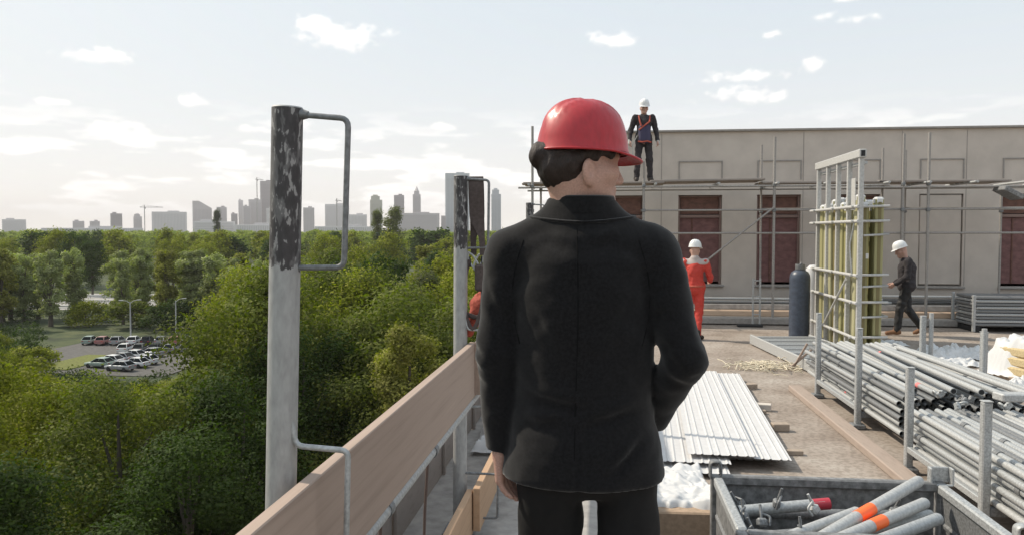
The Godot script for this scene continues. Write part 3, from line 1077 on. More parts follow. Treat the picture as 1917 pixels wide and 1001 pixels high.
func skyline() -> void:
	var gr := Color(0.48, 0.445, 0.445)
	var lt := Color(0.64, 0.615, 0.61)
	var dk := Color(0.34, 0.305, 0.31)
	var rows := [
		["wide low pinkish block at the far left end of the skyline", -38.35, 1.24, 0.78, 2300, lt, "box"],
		["small squat grey block left of the dark square block on the skyline", -34.91, 0.65, 0.71, 2500, gr, "box"],
		["low grey block beside the squat one on the left skyline", -34.00, 0.57, 0.71, 2500, gr, "box"],
		["dark square block standing alone left of the thin crane", -32.77, 0.68, 1.20, 2300, dk, "box"],
		["narrow grey block just left of the thin tower crane", -31.53, 0.50, 1.21, 2500, gr, "step"],
		["broad pale slab block right of the thin tower crane", -29.64, 2.10, 1.33, 2400, lt, "box"],
		["grey block with a roof slanting down to the right", -27.62, 1.20, 2.07, 2600, gr, "slant"],
		["mid-height grey tower right of the slant-roofed block", -26.40, 0.64, 1.69, 2600, gr, "box"],
		["short dark tower between the mid-height tower and the cluster", -25.60, 0.41, 1.26, 2500, dk, "box"],
		["slim pale tower at the left of the tall cluster", -25.18, 0.31, 2.17, 2700, lt, "box"],
		["square grey tower in the middle of the tall cluster", -24.78, 0.48, 1.78, 2600, gr, "box"],
		["wide mauve-grey tower leaning up against the tallest of the cluster", -24.26, 0.83, 2.22, 2650, gr, "box"],
		["tallest dark tower of the cluster left of the painted steel post", -23.48, 0.87, 3.47, 2700, dk, "box"],
		["slim pinkish block at the foot of the tallest dark tower", -23.36, 0.35, 1.64, 2300, lt, "box"],
		["olive grey block just right of the painted steel post", -20.72, 0.75, 1.70, 2400, gr, "box"],
		["broad pale block inside the handle of the near steel post", -18.80, 1.64, 1.94, 2500, lt, "box"],
		["low pale block at the right rod of the near post's handle", -17.41, 1.29, 1.24, 2400, lt, "box"],
		["olive tower rising behind the twin poplars", -16.11, 0.85, 2.63, 2500, Color(0.38, 0.38, 0.31), "step"],
		["dark mauve tower standing between the poplars and the spire", -14.51, 0.71, 2.61, 2500, dk, "box"],
		["slender tower with a stepped spire on the skyline", -13.27, 0.56, 3.26, 2700, gr, "spire"],
		["long low grey block at the foot of the spired tower", -13.34, 3.27, 1.33, 2300, gr, "box"],
		["tall blue-grey slab partly hidden by the far steel post", -10.39, 1.71, 4.15, 2400, Color(0.42, 0.46, 0.48), "box"],
		["small grey block at the left foot of the tall slab", -11.38, 0.34, 1.18, 2300, gr, "box"],
		["stepped blue-grey tower right of the hanging strap", -7.63, 0.69, 3.13, 2500, Color(0.44, 0.46, 0.49), "step"],
		["long low flat-roofed hall along the left treeline", -34.08, 5.68, 0.27, 1500, lt, "box"],
		["low grey hall below the slant-roofed block", -26.89, 2.62, 0.72, 1500, lt, "box"],
		["white low building at the foot of the cluster", -24.19, 2.77, 0.51, 1500, lt, "box"],
		["low pale hall behind the trees right of the near post", -18.30, 4.02, 0.41, 1500, lt, "box"],
	]
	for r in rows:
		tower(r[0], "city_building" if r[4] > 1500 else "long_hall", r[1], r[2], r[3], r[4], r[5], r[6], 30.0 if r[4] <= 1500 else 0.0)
	tower_crane("thin tower crane with its jib level left of the broad pale slab block", -31.12, 1.77, 2100, 60.0, 0.35)
	tower_crane("tower crane rising beside the tallest dark tower of the cluster", -24.12, 3.71, 2400, 34.0, 1.2)
	tower_crane("tower crane seen end-on above the broad pale block", -18.82, 2.35, 2200, 40.0, 1.45)

# ---------------------------------------------------------------- car park
func car_meshes() -> Array:
	# half-outline along the car, nose to -z: lower body and cabin lofted from sections
	var body := MB.new()
	var sec := [[-2.15, 0.35, 0.58, 0.72], [-2.1, 0.3, 0.72, 0.80], [-1.3, 0.25, 0.86, 0.88], [-0.6, 0.25, 0.92, 0.89], [0.9, 0.25, 0.95, 0.89], [1.8, 0.27, 0.96, 0.86], [2.12, 0.35, 0.9, 0.8]]
	var rows := []
	for s in sec:
		var row := PackedVector3Array()
		for k in 16:
			var a := TAU * k / 16
			var cx := signf(cos(a)) * pow(absf(cos(a)), 0.4)
			var cy := signf(sin(a)) * pow(absf(sin(a)), 0.4)
			row.append(Vector3(cx * s[3], lerpf(s[1], s[2], cy * 0.5 + 0.5), s[0]))
		rows.append(row)
	body.grid(rows, true)
	body.fan(rows[0], Vector3.FORWARD); body.fan(rows[6], Vector3.BACK)
	var cab := MB.new()
	var rf := MB.new()
	var lo := [Vector3(-0.8, 0.9, -0.95), Vector3(0.8, 0.9, -0.95), Vector3(0.8, 0.93, 1.95), Vector3(-0.8, 0.93, 1.95)]
	var hi := [Vector3(-0.6, 1.40, -0.1), Vector3(0.6, 1.40, -0.1), Vector3(0.6, 1.42, 1.3), Vector3(-0.6, 1.42, 1.3)]
	for k in 4:
		var q: int = (k + 1) % 4
		var nn: Vector3 = ((lo[k] + lo[q] + hi[k] + hi[q]) * 0.25 - Vector3(0, 1.1, 0.5)).normalized()
		cab.quad(lo[k], lo[q], hi[q], hi[k], nn)
	rf.box(Vector3(0, 1.43, 0.6), Vector3(1.24, 0.06, 1.46), 0.028)
	for s in [-1.0, 1.0]:
		for k in [[0, 0], [3, 3]]:
			var a: Vector3 = lo[k[0]]
			var b: Vector3 = hi[k[1]]
			a.x *= -s; b.x *= -s
			rf.tube([a, b], 0.045, 5)
		rf.tube([Vector3(0.72 * s, 0.9, 0.45), Vector3(0.61 * s, 1.41, 0.5)], 0.05, 5)
	var wh := MB.new()
	wh.tube([Vector3(-0.1, 0, 0), Vector3(0.1, 0, 0)], 0.32, 14)
	return [body.mesh(), cab.mesh(), rf.mesh(), wh.mesh(), bx(Vector3(0.34, 0.12, 0.05), 0.02)]

func car_park() -> void:
	var at := Vector3(-67.5, -15.5, -106.5)
	tag(obj("car_park", bx(Vector3(29, 0.08, 31)), mt.asphalt, null, at), "", "", "", "structure")
	tag(obj("lawn", bx(Vector3(5.5, 0.16, 12), 0.05), mt.grass, null, Vector3(-70.1, -15.42, -99.7)), "", "", "", "structure")
	var parts := car_meshes()
	var lights := [M(Color(0.7, 0.7, 0.68), 0.2), M(Color(0.4, 0.02, 0.02), 0.3)]
	var paints := {"white": M(Color(0.72, 0.72, 0.72), 0.25), "silver": M(Color(0.42, 0.43, 0.45), 0.25, 0.5), "red": M(Color(0.36, 0.17, 0.16), 0.3), "dark": M(Color(0.03, 0.03, 0.04), 0.2), "grey": M(Color(0.17, 0.175, 0.18), 0.25, 0.3), "green": M(Color(0.28, 0.35, 0.31), 0.3), "blue": M(Color(0.10, 0.12, 0.2), 0.3)}
	# [x, z, turn, paint, label]
	var list := [
		[-79.9, -116.7, 0.25, "green", "pale green car half behind leaves at the left end of the back row"],
		[-77.6, -116.6, 0.2, "red", "dusty red car, first in view of the back row of the car park"],
		[-75.3, -116.8, 0.2, "silver", "pale silver car next to the dusty red one in the back row"],
		[-73.0, -117.3, 0.3, "white", "white car right of the lamp post in the back row"],
		[-70.7, -117.3, 0.3, "dark", "dark car beside the white one in the back row"],
		[-68.5, -117.6, 0.25, "silver", "silver car in the middle of the back row"],
		[-66.4, -117.6, 0.3, "red", "dark red car in the right part of the back row"],
		[-64.1, -117.8, 0.3, "green", "large pale green car near the second lamp post"],
		[-61.8, -118.0, 0.3, "dark", "black car right of the large pale green one"],
		[-59.6, -118.0, 0.3, "white", "white car at the right end of the back row"],
		[-69.4, -109.4, 0.25, "white", "white car at the left of the second row, by the lawn"],
		[-67.2, -109.7, 0.25, "grey", "grey car second in the row beside the lawn"],
		[-64.9, -109.8, 0.25, "dark", "dark car in the middle of the second row"],
		[-62.6, -109.9, 0.25, "silver", "silver estate car in the second row"],
		[-60.3, -110.1, 0.25, "grey", "grey car right of the silver estate car"],
		[-58.0, -110.1, 0.25, "blue", "bluish car at the right end of the second row"],
		[-63.2, -105.7, 1.4, "silver", "silver car at the right end of the slanting front row"],
		[-64.6, -103.3, 1.4, "white", "pale car second from the right of the slanting row"],
		[-64.8, -100.9, 1.4, "silver", "silver car third from the right of the slanting row"],
		[-64.8, -98.6, 1.4, "white", "white car in the middle of the slanting front row"],
		[-64.7, -96.3, 1.4, "green", "pale greenish car left of the middle of the slanting row"],
		[-60.4, -99.4, 1.4, "white", "bright white car in front of the slanting row, right"],
		[-60.3, -97.0, 1.4, "white", "bright white car in front of the slanting row, middle"],
		[-60.6, -94.3, 1.4, "silver", "silver car in front of the slanting row, left"],
		[-55.6, -106.4, 0.6, "white", "white car glimpsed through the trees right of the car park"],
	]
	for r in list:
		var t := thing("parked_car", r[4], "car", Vector3(r[0], -15.44, r[1]), r[2], "cars in the car park below")
		t.scale = Vector3(0.88, 0.88, 0.88)
		var b := obj("body", parts[0], paints[r[3]], t)
		obj("windows", parts[1], mt.glass, t)
		obj("roof", parts[2], paints[r[3]], t)
		for x in [-0.78, 0.78]:
			for z in [-1.35, 1.35]:
				obj("wheel", parts[3], mt.tyre, t, Vector3(x, 0.32, z))
			obj("headlight", parts[4], lights[0], t, Vector3(x * 0.72, 0.64, -2.12))
			obj("tail_light", parts[4], lights[1], t, Vector3(x * 0.72, 0.74, 2.11))
	for k in 2:
		var p: Vector3 = [Vector3(-74.7, -15.45, -119.2), Vector3(-68.9, -15.45, -122.5)][k]
		var t := thing("street_lamp", ["grey lamp post with two arms behind the back row of cars", "plain grey lamp post near the large pale green car"][k], "lamp post", p, 0.5)
		obj("pole", tb([Vector3.ZERO, Vector3(0, 6.4, 0)], [0.14, 0.08], 8), mt.galv_pale, t)
		for s in ([-1.0, 1.0] if k == 0 else [1.0]):
			var arm := obj("arm", tb([Vector3(0, 6.2, 0), Vector3(0.5 * s, 6.6, 0), Vector3(1.1 * s, 6.7, 0)], 0.05, 6), mt.galv_pale, t)
			obj("lamp_head", bx(Vector3(0.7, 0.14, 0.3), 0.05, Vector3(1.3 * s, 6.7, 0)), mt.galv_pale, arm)

# ---------------------------------------------------------------- woods
func woods() -> void:
	# trees that can be told apart: [kind, bearing, distance, height, tint, width, label]
	var own := [
		["oval", -35.27, 150, 14.6, 3, 1.15, "pale rounded column tree standing alone left of the motorway gap"],
		["oval", -38.66, 148, 14.0, 3, 1.5, "pale broad tree at the left edge beyond the near woods"],
		["oval", -37.21, 150, 13.6, 3, 1.4, "pale soft tree next to the left edge tree"],
		["oval", -32.68, 153, 14.0, 3, 1.5, "pale feathery tree right of the motorway gap"],
		["oval", -31.36, 151, 14.4, 3, 1.4, "pale feathery tree in the middle of the willow row"],
		["oval", -30.21, 149, 12.6, 1, 0.9, "slim grey-green column tree behind the car park"],
		["oval", -28.41, 142, 14.2, 3, 1.5, "pale soft tree behind the right end of the car park"],
		["oval", -26.88, 139, 14.0, 3, 1.4, "second pale soft tree right of the car park"],
		["oval", -25.80, 134, 13.2, 3, 1.2, "pale soft tree just left of the painted post"],
		["round", -34.22, 207, 15.5, 2, 0.9, "dark round tree behind the lone pale column tree"],
		["poplar", -26.70, 609, 37.0, 2, 0.75, "tall dark pointed tree in front of the slant-roofed block"],
		["poplar", -16.04, 409, 30.5, 0, 0.9, "left and slimmer of the twin olive poplars before the olive tower"],
		["poplar", -14.89, 401, 32.0, 0, 1.3, "right and broader of the twin olive poplars before the dark tower"],
		["round", -11.71, 324, 19.0, 2, 1.6, "round dark green crown below the long low block"],
		["round", -17.99, 58, 15.2, 0, 1.0, "big green tree under the handle of the near post"],
		["round", -14.10, 55, 13.6, 0, 1.1, "big green tree filling the gap between the two posts"],
		["round", -10.27, 61, 14.2, 1, 1.0, "bright green tree right behind the far post"],
		["round", -16.93, 41, 10.2, 0, 1.15, "leafy tree low behind the wooden guard board"],
		["round", -11.71, 46, 12.2, 0, 1.1, "leafy tree beside the far post below its painted part"],
		["round", -21.17, 42, 12.4, 2, 1.1, "dark tree directly behind the foot of the near post"],
		["round", -25.26, 36, 10.6, 2, 1.15, "dark grey-green tree left of the near post"],
		["round", -28.73, 31, 9.4, 2, 1.2, "dark tree in the lower left, right of the mossy one"],
		["round", -32.90, 34, 10.9, 0, 1.2, "mossy green tree below the car park"],
		["round", -39.77, 36, 11.4, 1, 1.15, "mossy green tree at the lower left edge"],
		["round", -40.88, 55, 9.4, 1, 1.0, "yellow-green tree at the left edge of the car park wood"],
		["round", -38.43, 70, 6.0, 1, 1.1, "yellow-green tree left of the parked cars"],
		["round", -24.7, 67, 9.6, 1, 1.1, "green tree right of the parked cars"],
		["round", -24.39, 77, 13.6, 1, 1.05, "green tree midway between the cars and the near post"],
		["round", -33.78, 24, 7.6, 2, 1.3, "dark leafy tree at the bottom left corner"],
		["round", -40.21, 25, 9.6, 2, 1.2, "dark tree cut by the left edge of the view"],
		["round", -26.99, 24, 6.2, 2, 1.3, "dark tree at the bottom beside the guard board"],
		["round", -8.02, 74, 14.5, 1, 1.1, "green tree seen past the man's left shoulder"],
		["round", -6.19, 139, 16.8, 1, 1.3, "sunlit green crown left of the scaffold end"],
		["round", -21.07, 71, 13.4, 0, 1.0, "green tree hidden mostly by the near post"],
	]
	for r in own:
		tree("poplar_tree" if r[0] == "poplar" else "pale_tree" if r[0] == "oval" else "leafy_tree", r[0], r[6], r[1], r[2], r[3], r[4], "", r[5])
	# a row of pale column trees between the car park and the motorway
	rn.seed = 99
	for i in 15:
		var az := -40.4 + i * 1.28 + rn.randf_range(-0.3, 0.3)
		if az > -36.3 and az < -33.0: continue
		tree("pale_tree", "oval", "pale grey-green column tree in the row along the motorway, number %s from the left" % ["one", "two", "three", "four", "five", "six", "seven", "eight", "nine", "ten", "eleven", "twelve", "thirteen", "fourteen", "fifteen"][i], az, rn.randf_range(136.0, 150.0), rn.randf_range(12.2, 15.0), 3 if i % 4 else 1, "pale column trees along the motorway", rn.randf_range(1.0, 1.35))
	# the rest of the wood
	rn.seed = 4242
	var list: Array = []
	var tries := 0
	while list.size() < 190 and tries < 6000:
		tries += 1
		var az := rn.randf_range(-52.0, 3.0)
		var d := 40.0 * pow(12.0, rn.randf())
		var h := rn.randf_range(11.0, 16.0) + (3.0 if d > 218.0 else 0.0)
		var slope := -1.0
		if az < -29.2 and d < 130.0: slope = 0.128
		if az > -38.9 and az < -24.9 and d < 142.0: slope = 0.180
		if az > -39.1 and az < -25.9 and d > 92.0 and d < 142.0: continue
		if az > -36.9 and az < -28.1 and d >= 142.0 and d < 192.0: slope = 0.108
		if d > 164.0 and d < 218.0: continue
		if slope > 0.0:
			h = minf(h, 0.88 * (17.4 - slope * d))
			if h < 4.0: continue
		if az > -9.0 and d < 60.0: continue
		var ok := true
		var p := Vector2(d * tan(deg_to_rad(az)), d)
		for q in list:
			if p.distance_to(q[0]) < 4.2 + d * 0.012: ok = false; break
		if ok:
			list.append([p, az, d, h, rn.randi() % 3])
	for q in list:
		var d: float = q[2]
		var tint: int = [0, 1, 2][q[4]] if d < 130.0 else [1, 1, 2][q[4]]
		var kind: String = "oval" if rn.randf() < 0.2 else "round"
		var where_old := "among the near trees below the roof" if d < 75.0 else "in the wood round the car park" if d < 190.0 else "in the wood beyond the motorway"
		var wide := rn.randf_range(0.9, 1.3)
		var az: float = q[1]
		var zone := "outside the left edge of the view"
		for k in [[-38.8, "at the far left of the view"], [-35.8, "left of the parked cars"], [-32.0, "in line with the parked cars"], [-28.6, "right of the parked cars"], [-24.6, "just left of the near post"], [-21.2, "behind the near post"], [-17.0, "under the near post's handle"], [-13.0, "midway between the two posts"], [-9.8, "left beside the second post"], [-6.5, "behind the second post's strap"], [20.0, "behind the man"]]:
			if az > k[0] - 2.0: zone = k[1]
		var layer := "close below" if d < 55.0 else "in the near wood" if d < 80.0 else "halfway to the motorway" if d < 165.0 else "beyond the motorway" if d < 320.0 else "far off in the wood"
		var lb: String = ["mid-green", "yellow-green", "dark green"][tint] + (" slim" if kind == "oval" else " broad" if wide > 1.1 else " round") + " tree " + layer + " " + zone
		tree("leafy_tree", kind, lb, q[1], d, q[3], tint, lb.replace("tree", "trees"), wide)
	# low growth under and between them
	var bushes := [["yellow-green thicket in front of the motorway gap", -34.66, 140, 4.6, 1], ["green thicket left of the thin column tree behind the cars", -32.02, 137, 5.0, 0], ["dark thicket behind the back row of cars", -29.39, 133, 5.4, 2], ["yellow bush on the near left of the car park", -37.54, 89, 3.6, 1], ["green bush on the near right of the car park", -27.21, 87, 3.4, 0], ["green bush below the front row of cars", -31.58, 79, 2.0, 0]]
	for b in bushes:
		tree("shrub", "bush", b[0], b[1], b[2], b[3], b[4], "", 1.5)
	var mm := MultiMesh.new()
	mm.transform_format = MultiMesh.TRANSFORM_3D
	var cr: Array = make_crown("bush", 9, 500, 0.05)
	mm.mesh = cr[0]
	var xs: Array[Transform3D] = []
	while xs.size() < 1500:
		var az := rn.randf_range(-50.0, 2.0)
		var d := 22.0 * pow(9.0, rn.randf())
		if az > -37.4 and az < -26.4 and d > 84.0 and d < 150.0: continue
		if az > -9.0 and d < 40.0: continue
		var s := rn.randf_range(1.4, 3.2)
		if az > -36.0 and az < -27.6 and d < 92.0: s = minf(s, 17.4 - 0.182 * d)
		if s < 0.8 or (d > 164.0 and d < 218.0): continue
		xs.append(Transform3D(Basis(Vector3.UP, rn.randf() * TAU).scaled(Vector3(s * 1.4, s, s * 1.4)), Vector3(d * tan(deg_to_rad(az)), -15.55, -d)))
	scatter("undergrowth", mm, xs, mt.leaf[2], "low dark green growth covering the ground under the trees", "undergrowth")
	# the far wood, one mass up to the city
	var mf := MultiMesh.new()
	mf.transform_format = MultiMesh.TRANSFORM_3D
	mf.mesh = make_crown("round", 31, 1100, 0.034)[0]
	var ys: Array[Transform3D] = []
	while ys.size() < 2600:
		var az := rn.randf_range(-50.0, 12.0)
		var d := 440.0 * pow(4.2, rn.randf())
		var s := rn.randf_range(12.0, 19.5)
		ys.append(Transform3D(Basis(Vector3.UP, rn.randf() * TAU).scaled(Vector3(s * 1.15, s, s * 1.15)), Vector3(d * tan(deg_to_rad(az)), -15.55, -d)))
	scatter("far_wood", mf, ys, mt.leaf[3], "hazy far wood stretching to the foot of the city", "wood")

func scatter(called: String, mm: MultiMesh, xs: Array[Transform3D], m: Material, label: String, category: String) -> void:
	mm.instance_count = xs.size()
	for i in xs.size():
		mm.set_instance_transform(i, xs[i])
	var o := MultiMeshInstance3D.new()
	o.name = numbered(called)
	o.multimesh = mm
	o.material_override = m
	add_child(o)
	tag(o, label, category, "", "stuff")

# ---------------------------------------------------------------- the building beyond the roof
func far_building() -> void:
	var t := thing("rendered_building", "long grey-beige rendered building with red-brown shutters behind the scaffold", "building", Vector3(-1.13, 0, -19.4))
	var wd := 14.6
	var dep := 9.0
	var ht := 4.31
	var opens := [[1.3, 2.1, true], [2.9, 3.92, true], [4.72, 5.72, true], [6.51, 7.49, true], [8.35, 9.31, false], [10.14, 11.07, true], [11.9, 12.8, true]]
	var z0 := 0.72
	var z1 := 2.83
	var mb := MB.new()
	# pieces of wall round the openings, butted end to end
	var x := 0.0
	for o in opens:
		mb.box(Vector3((x + o[0]) / 2, (z0 + z1) / 2, -0.15), Vector3(o[0] - x, z1 - z0, 0.3))
		x = o[1]
	mb.box(Vector3((x + wd) / 2, (z0 + z1) / 2, -0.15), Vector3(wd - x, z1 - z0, 0.3))
	mb.box(Vector3(wd / 2, z0 / 2, -0.15), Vector3(wd, z0, 0.3))
	mb.box(Vector3(wd / 2, (z1 + ht) / 2, -0.15), Vector3(wd, ht - z1, 0.3))
	mb.box(Vector3(0.15, ht / 2, -0.3 - dep / 2), Vector3(0.3, ht, dep))
	mb.box(Vector3(wd - 0.15, ht / 2, -0.3 - dep / 2), Vector3(0.3, ht, dep))
	mb.box(Vector3(wd / 2, ht / 2, -0.45 - dep), Vector3(wd, ht, 0.3))
	var wall := obj("wall", mb.mesh(), mt.wall, t)
	obj("roof", bx(Vector3(wd - 0.62, 0.2, dep - 0.02), 0.0, Vector3(wd / 2, ht - 0.25, -0.3 - dep / 2)), mt.grey_floor, t)
	obj("coping", bx(Vector3(wd + 0.1, 0.05, 0.42), 0.008, Vector3(wd / 2, ht + 0.026, -0.13)), mt.coping, t)
	for k in opens.size():
		var o: Array = opens[k]
		var w: float = o[1] - o[0]
		var c: float = (o[0] + o[1]) / 2
		if o[2]:
			var wi := obj("window", bx(Vector3(w - 0.01, z1 - z0 - 0.6, 0.03), 0.004, Vector3(c, z0 + (z1 - z0 - 0.6) / 2 + 0.06, -0.17)), mt.shutter, t)
			obj("upper_panel", bx(Vector3(w - 0.12, 0.40, 0.03), 0.004, Vector3(c, z1 - 0.25, -0.155)), mt.shutter_top, wi)
			var fr := MB.new()
			for s in [-1.0, 1.0]:
				fr.box(Vector3(c + s * (w / 2 - 0.027), (z0 + z1) / 2, -0.13), Vector3(0.045, z1 - z0 - 0.01, 0.06), 0.004)
			fr.box(Vector3(c, z1 - 0.03, -0.131), Vector3(w - 0.1, 0.04, 0.058), 0.004)
			fr.box(Vector3(c, z1 - 0.5, -0.131), Vector3(w - 0.1, 0.07, 0.058), 0.004)
			obj("frame", fr.mesh(), mt.frame, wi)
			obj("meeting_stile", bx(Vector3(0.035, z1 - z0 - 0.62, 0.02), 0.004, Vector3(c - w * 0.17, z0 + (z1 - z0 - 0.6) / 2 + 0.06, -0.146)), mt.shutter_top, wi)
		else:
			obj("blank_panel", bx(Vector3(w - 0.05, z1 - z0 - 0.06, 0.1), 0.012, Vector3(c, (z0 + z1) / 2 + 0.01, -0.075)), mt.wall, t)
			obj("panel_backing", bx(Vector3(w - 0.002, z1 - z0 - 0.002, 0.1), 0.0, Vector3(c, (z0 + z1) / 2, -0.2)), mt.coping, t)
		obj("sill", bx(Vector3(w + 0.1, 0.05, 0.09), 0.01, Vector3(c, z0 - 0.027, 0.045)), mt.coping, t)
		# raised rectangle over each opening
		var e := 0.022
		var r := MB.new()
		r.box(Vector3(c, 3.62, e / 2), Vector3(w, 0.025, e))
		for s in [-1.0, 1.0]:
			r.box(Vector3(c + s * (w / 2 - 0.0125), 3.39, e / 2), Vector3(0.025, 0.43, e))
		obj("raised_border", r.mesh(), mt.coping, t)
	for k in 5:
		var xx: float = [2.5, 5.76, 7.95, 9.36, 11.5][k]
		var y1: float = z0 if k > 5 else ht
		obj("joint_strip", bx(Vector3(0.012, ht - 0.75, 0.006), 0.0, Vector3(xx, 0.72 + (ht - 0.75) / 2, 0.003)), mt.joint, t)
	# low steps and the plinth along its foot
	var st := thing("plinth_steps", "low stepped plinth of pale and brown courses along the foot of the building", "steps", Vector3(5.9, 0, -18.0))
	obj("step", bx(Vector3(13.6, 0.13, 1.3), 0.012, Vector3(0, 0.085, 0.05)), mt.coping, st)
	obj("step", bx(Vector3(13.5, 0.12, 1.05), 0.012, Vector3(0, 0.211, -0.2)), mt.wood_x, st)
	obj("step", bx(Vector3(13.4, 0.12, 0.85), 0.012, Vector3(0, 0.332, -0.35)), mt.grey_floor, st)
	for k in 7:
		var y: float = [0.43, 0.43, 0.43, 0.50, 0.50, 0.57, 0.43][k]
		var z: float = [-18.0, -18.08, -18.16, -18.04, -18.12, -18.08, -18.24][k]
		var xs: float = [3.4, 3.7, 3.2, 3.5, 7.4, 7.2, 7.6][k]
		var p := thing("long_tube", ["front bottom grey tube along the foot of the building, left run", "second bottom grey tube along the foot of the building, left run", "third bottom grey tube along the foot of the building, left run", "upper front grey tube in the left run along the building", "upper grey tube in the right run along the building", "topmost grey tube in the right run along the building", "rear bottom grey tube in the right run along the building"][k], "tube", Vector3(xs - 0.1, y, z), 0.0, "tubes along the foot of the building")
		obj("tube", tb([Vector3(-2.6, 0, 0), Vector3(2.6, 0, 0)], 0.033, 10), mt.galv if k % 2 else mt.galv_dark, p)

# ---------------------------------------------------------------- facade scaffold
func scaffold() -> void:
	var t := thing("facade_scaffold", "grey tube scaffold with a boarded lift in front of the rendered building", "scaffold", Vector3(0, 0, 0))
	var zo := -17.45
	var zi := -18.55
	var r := 0.026
	for p in [[-1.54, zo, 4.25], [-1.44, zi, 4.2], [0.86, zo, 3.1], [3.58, zo, 3.95], [3.52, zi, 3.9], [6.17, zo, 3.98], [6.12, zi, 3.8], [6.67, zo, 4.0], [6.6, zi, 3.75], [8.6, zi, 3.0]]:
		var s := obj("standard", tb([Vector3(p[0], 0.03, p[1]), Vector3(p[0], p[2], p[1])], r * (1.1 if p[1] == zo else 0.95), 10), mt.scaf, t)
		obj("base_plate", bx(Vector3(0.16, 0.03, 0.16), 0.004, Vector3(p[0], 0.017, p[1])), mt.galv_dark, s)
		for y in [2.42, 2.95]:
			if y < p[2]:
				obj("coupler", bx(Vector3(0.075, 0.08, 0.09), 0.015, Vector3(p[0], y, p[1])), mt.galv_dark, s)
	for l in [[-1.85, 5.9, 2.92, zo], [5.2, 8.9, 2.88, zo], [-1.75, 9.3, 2.91, zi], [0.8, 9.3, 2.42, zo - 0.06], [0.85, 9.3, 1.93, zo - 0.06], [3.5, 9.3, 2.47, zi]]:
		obj("ledger", tb([Vector3(l[0], l[2], l[3]), Vector3(l[1], l[2] + 0.012, l[3])], r * 0.82, 8), mt.scaf, t)
	for x in [-1.6, 0.0, 1.1, 2.4, 3.6, 4.6, 5.8, 6.6, 7.5, 8.5, 9.1]:
		obj("transom", tb([Vector3(x, 2.975, zo + 0.3), Vector3(x, 2.975, zi - 0.12)], r * 0.95, 8), mt.galv_pale, t)
	obj("brace", tb([Vector3(3.57, 2.48, zo + 0.08), Vector3(2.0, 1.2, zo + 0.08)], r * 0.8, 8), mt.scaf, t)
	rn.seed = 12
	for row in 4:
		for seg in [[-1.8, 1.35, 3.02], [1.0, 3.4, 3.06], [3.3, 5.9, 3.0], [5.7, 8.3, 3.01]]:
			var z := zo - 0.14 - row * 0.245
			var b := obj("deck_board", bx(Vector3(seg[1] - seg[0] - rn.randf() * 0.12, 0.042, 0.225), 0.006, Vector3.ZERO), mt.wood_old if row % 2 else mt.ply, t, Vector3((seg[0] + seg[1]) / 2, seg[2] + rn.randf_range(0, 0.008), z))
			b.rotation.z = 0.012 if seg[0] == 1.0 else 0.0
	# a standing frame at the left, in front of the steps
	var f := thing("trestle_frame", "grey steel trestle frame standing at the steps left of the gas cylinder", "trestle", Vector3(3.18, 0, -17.1))
	for x in [-0.07, 0.07]:
		obj("leg", tb([Vector3(x, 0, 0), Vector3(x, 1.0, 0)], 0.022, 8), mt.galv, f)
	for y in [0.25, 0.62, 0.95]:
		obj("rung", tb([Vector3(-0.07, y, 0), Vector3(0.07, y, 0)], 0.014, 6), mt.galv, f)
	obj("foot", bx(Vector3(0.5, 0.05, 0.2), 0.01, Vector3(-0.15, 0.025, 0.1)), mt.black, f)
	# flap hanging at the right end
	var fl := thing("metal_flap", "grey metal flap hanging at the right end of the scaffold boards", "flap", Vector3(8.05, 2.84, -17.4))
	obj("plate", MB.new().box(Vector3(0.15, -0.09, 0), Vector3(0.42, 0.1, 0.5), 0.012, Basis(Vector3(0, 0, 1), -0.5)).mesh(), mt.steel_box, fl)
	# third and more distant posts belong to the guard rail; a board heap at the scaffold's left foot
	# steel trestle stack (folded panels) at the right
	var p := thing("panel_stack", "stack of grey ribbed steel panels standing before the building at the right", "panel stack", Vector3(8.1, 0, -17.0))
	for i in 9:
		obj("panel", bx(Vector3(1.75 - 0.02 * (i % 2), 0.055, 0.9), 0.012, Vector3(0.015 * (i % 3), 0.15 + i * 0.066, 0)), mt.galv if i % 2 else mt.galv_dark, p)
	for x in [-0.8, 0.8]:
		obj("bearer", bx(Vector3(0.12, 0.11, 0.9), 0.01, Vector3(x, 0.056, 0)), mt.black, p)
		for s in [-0.47, 0.47]:
			obj("corner_post", bx(Vector3(0.06, 0.72, 0.05), 0.01, Vector3(x * 1.11, 0.37, s)), mt.galv, p)

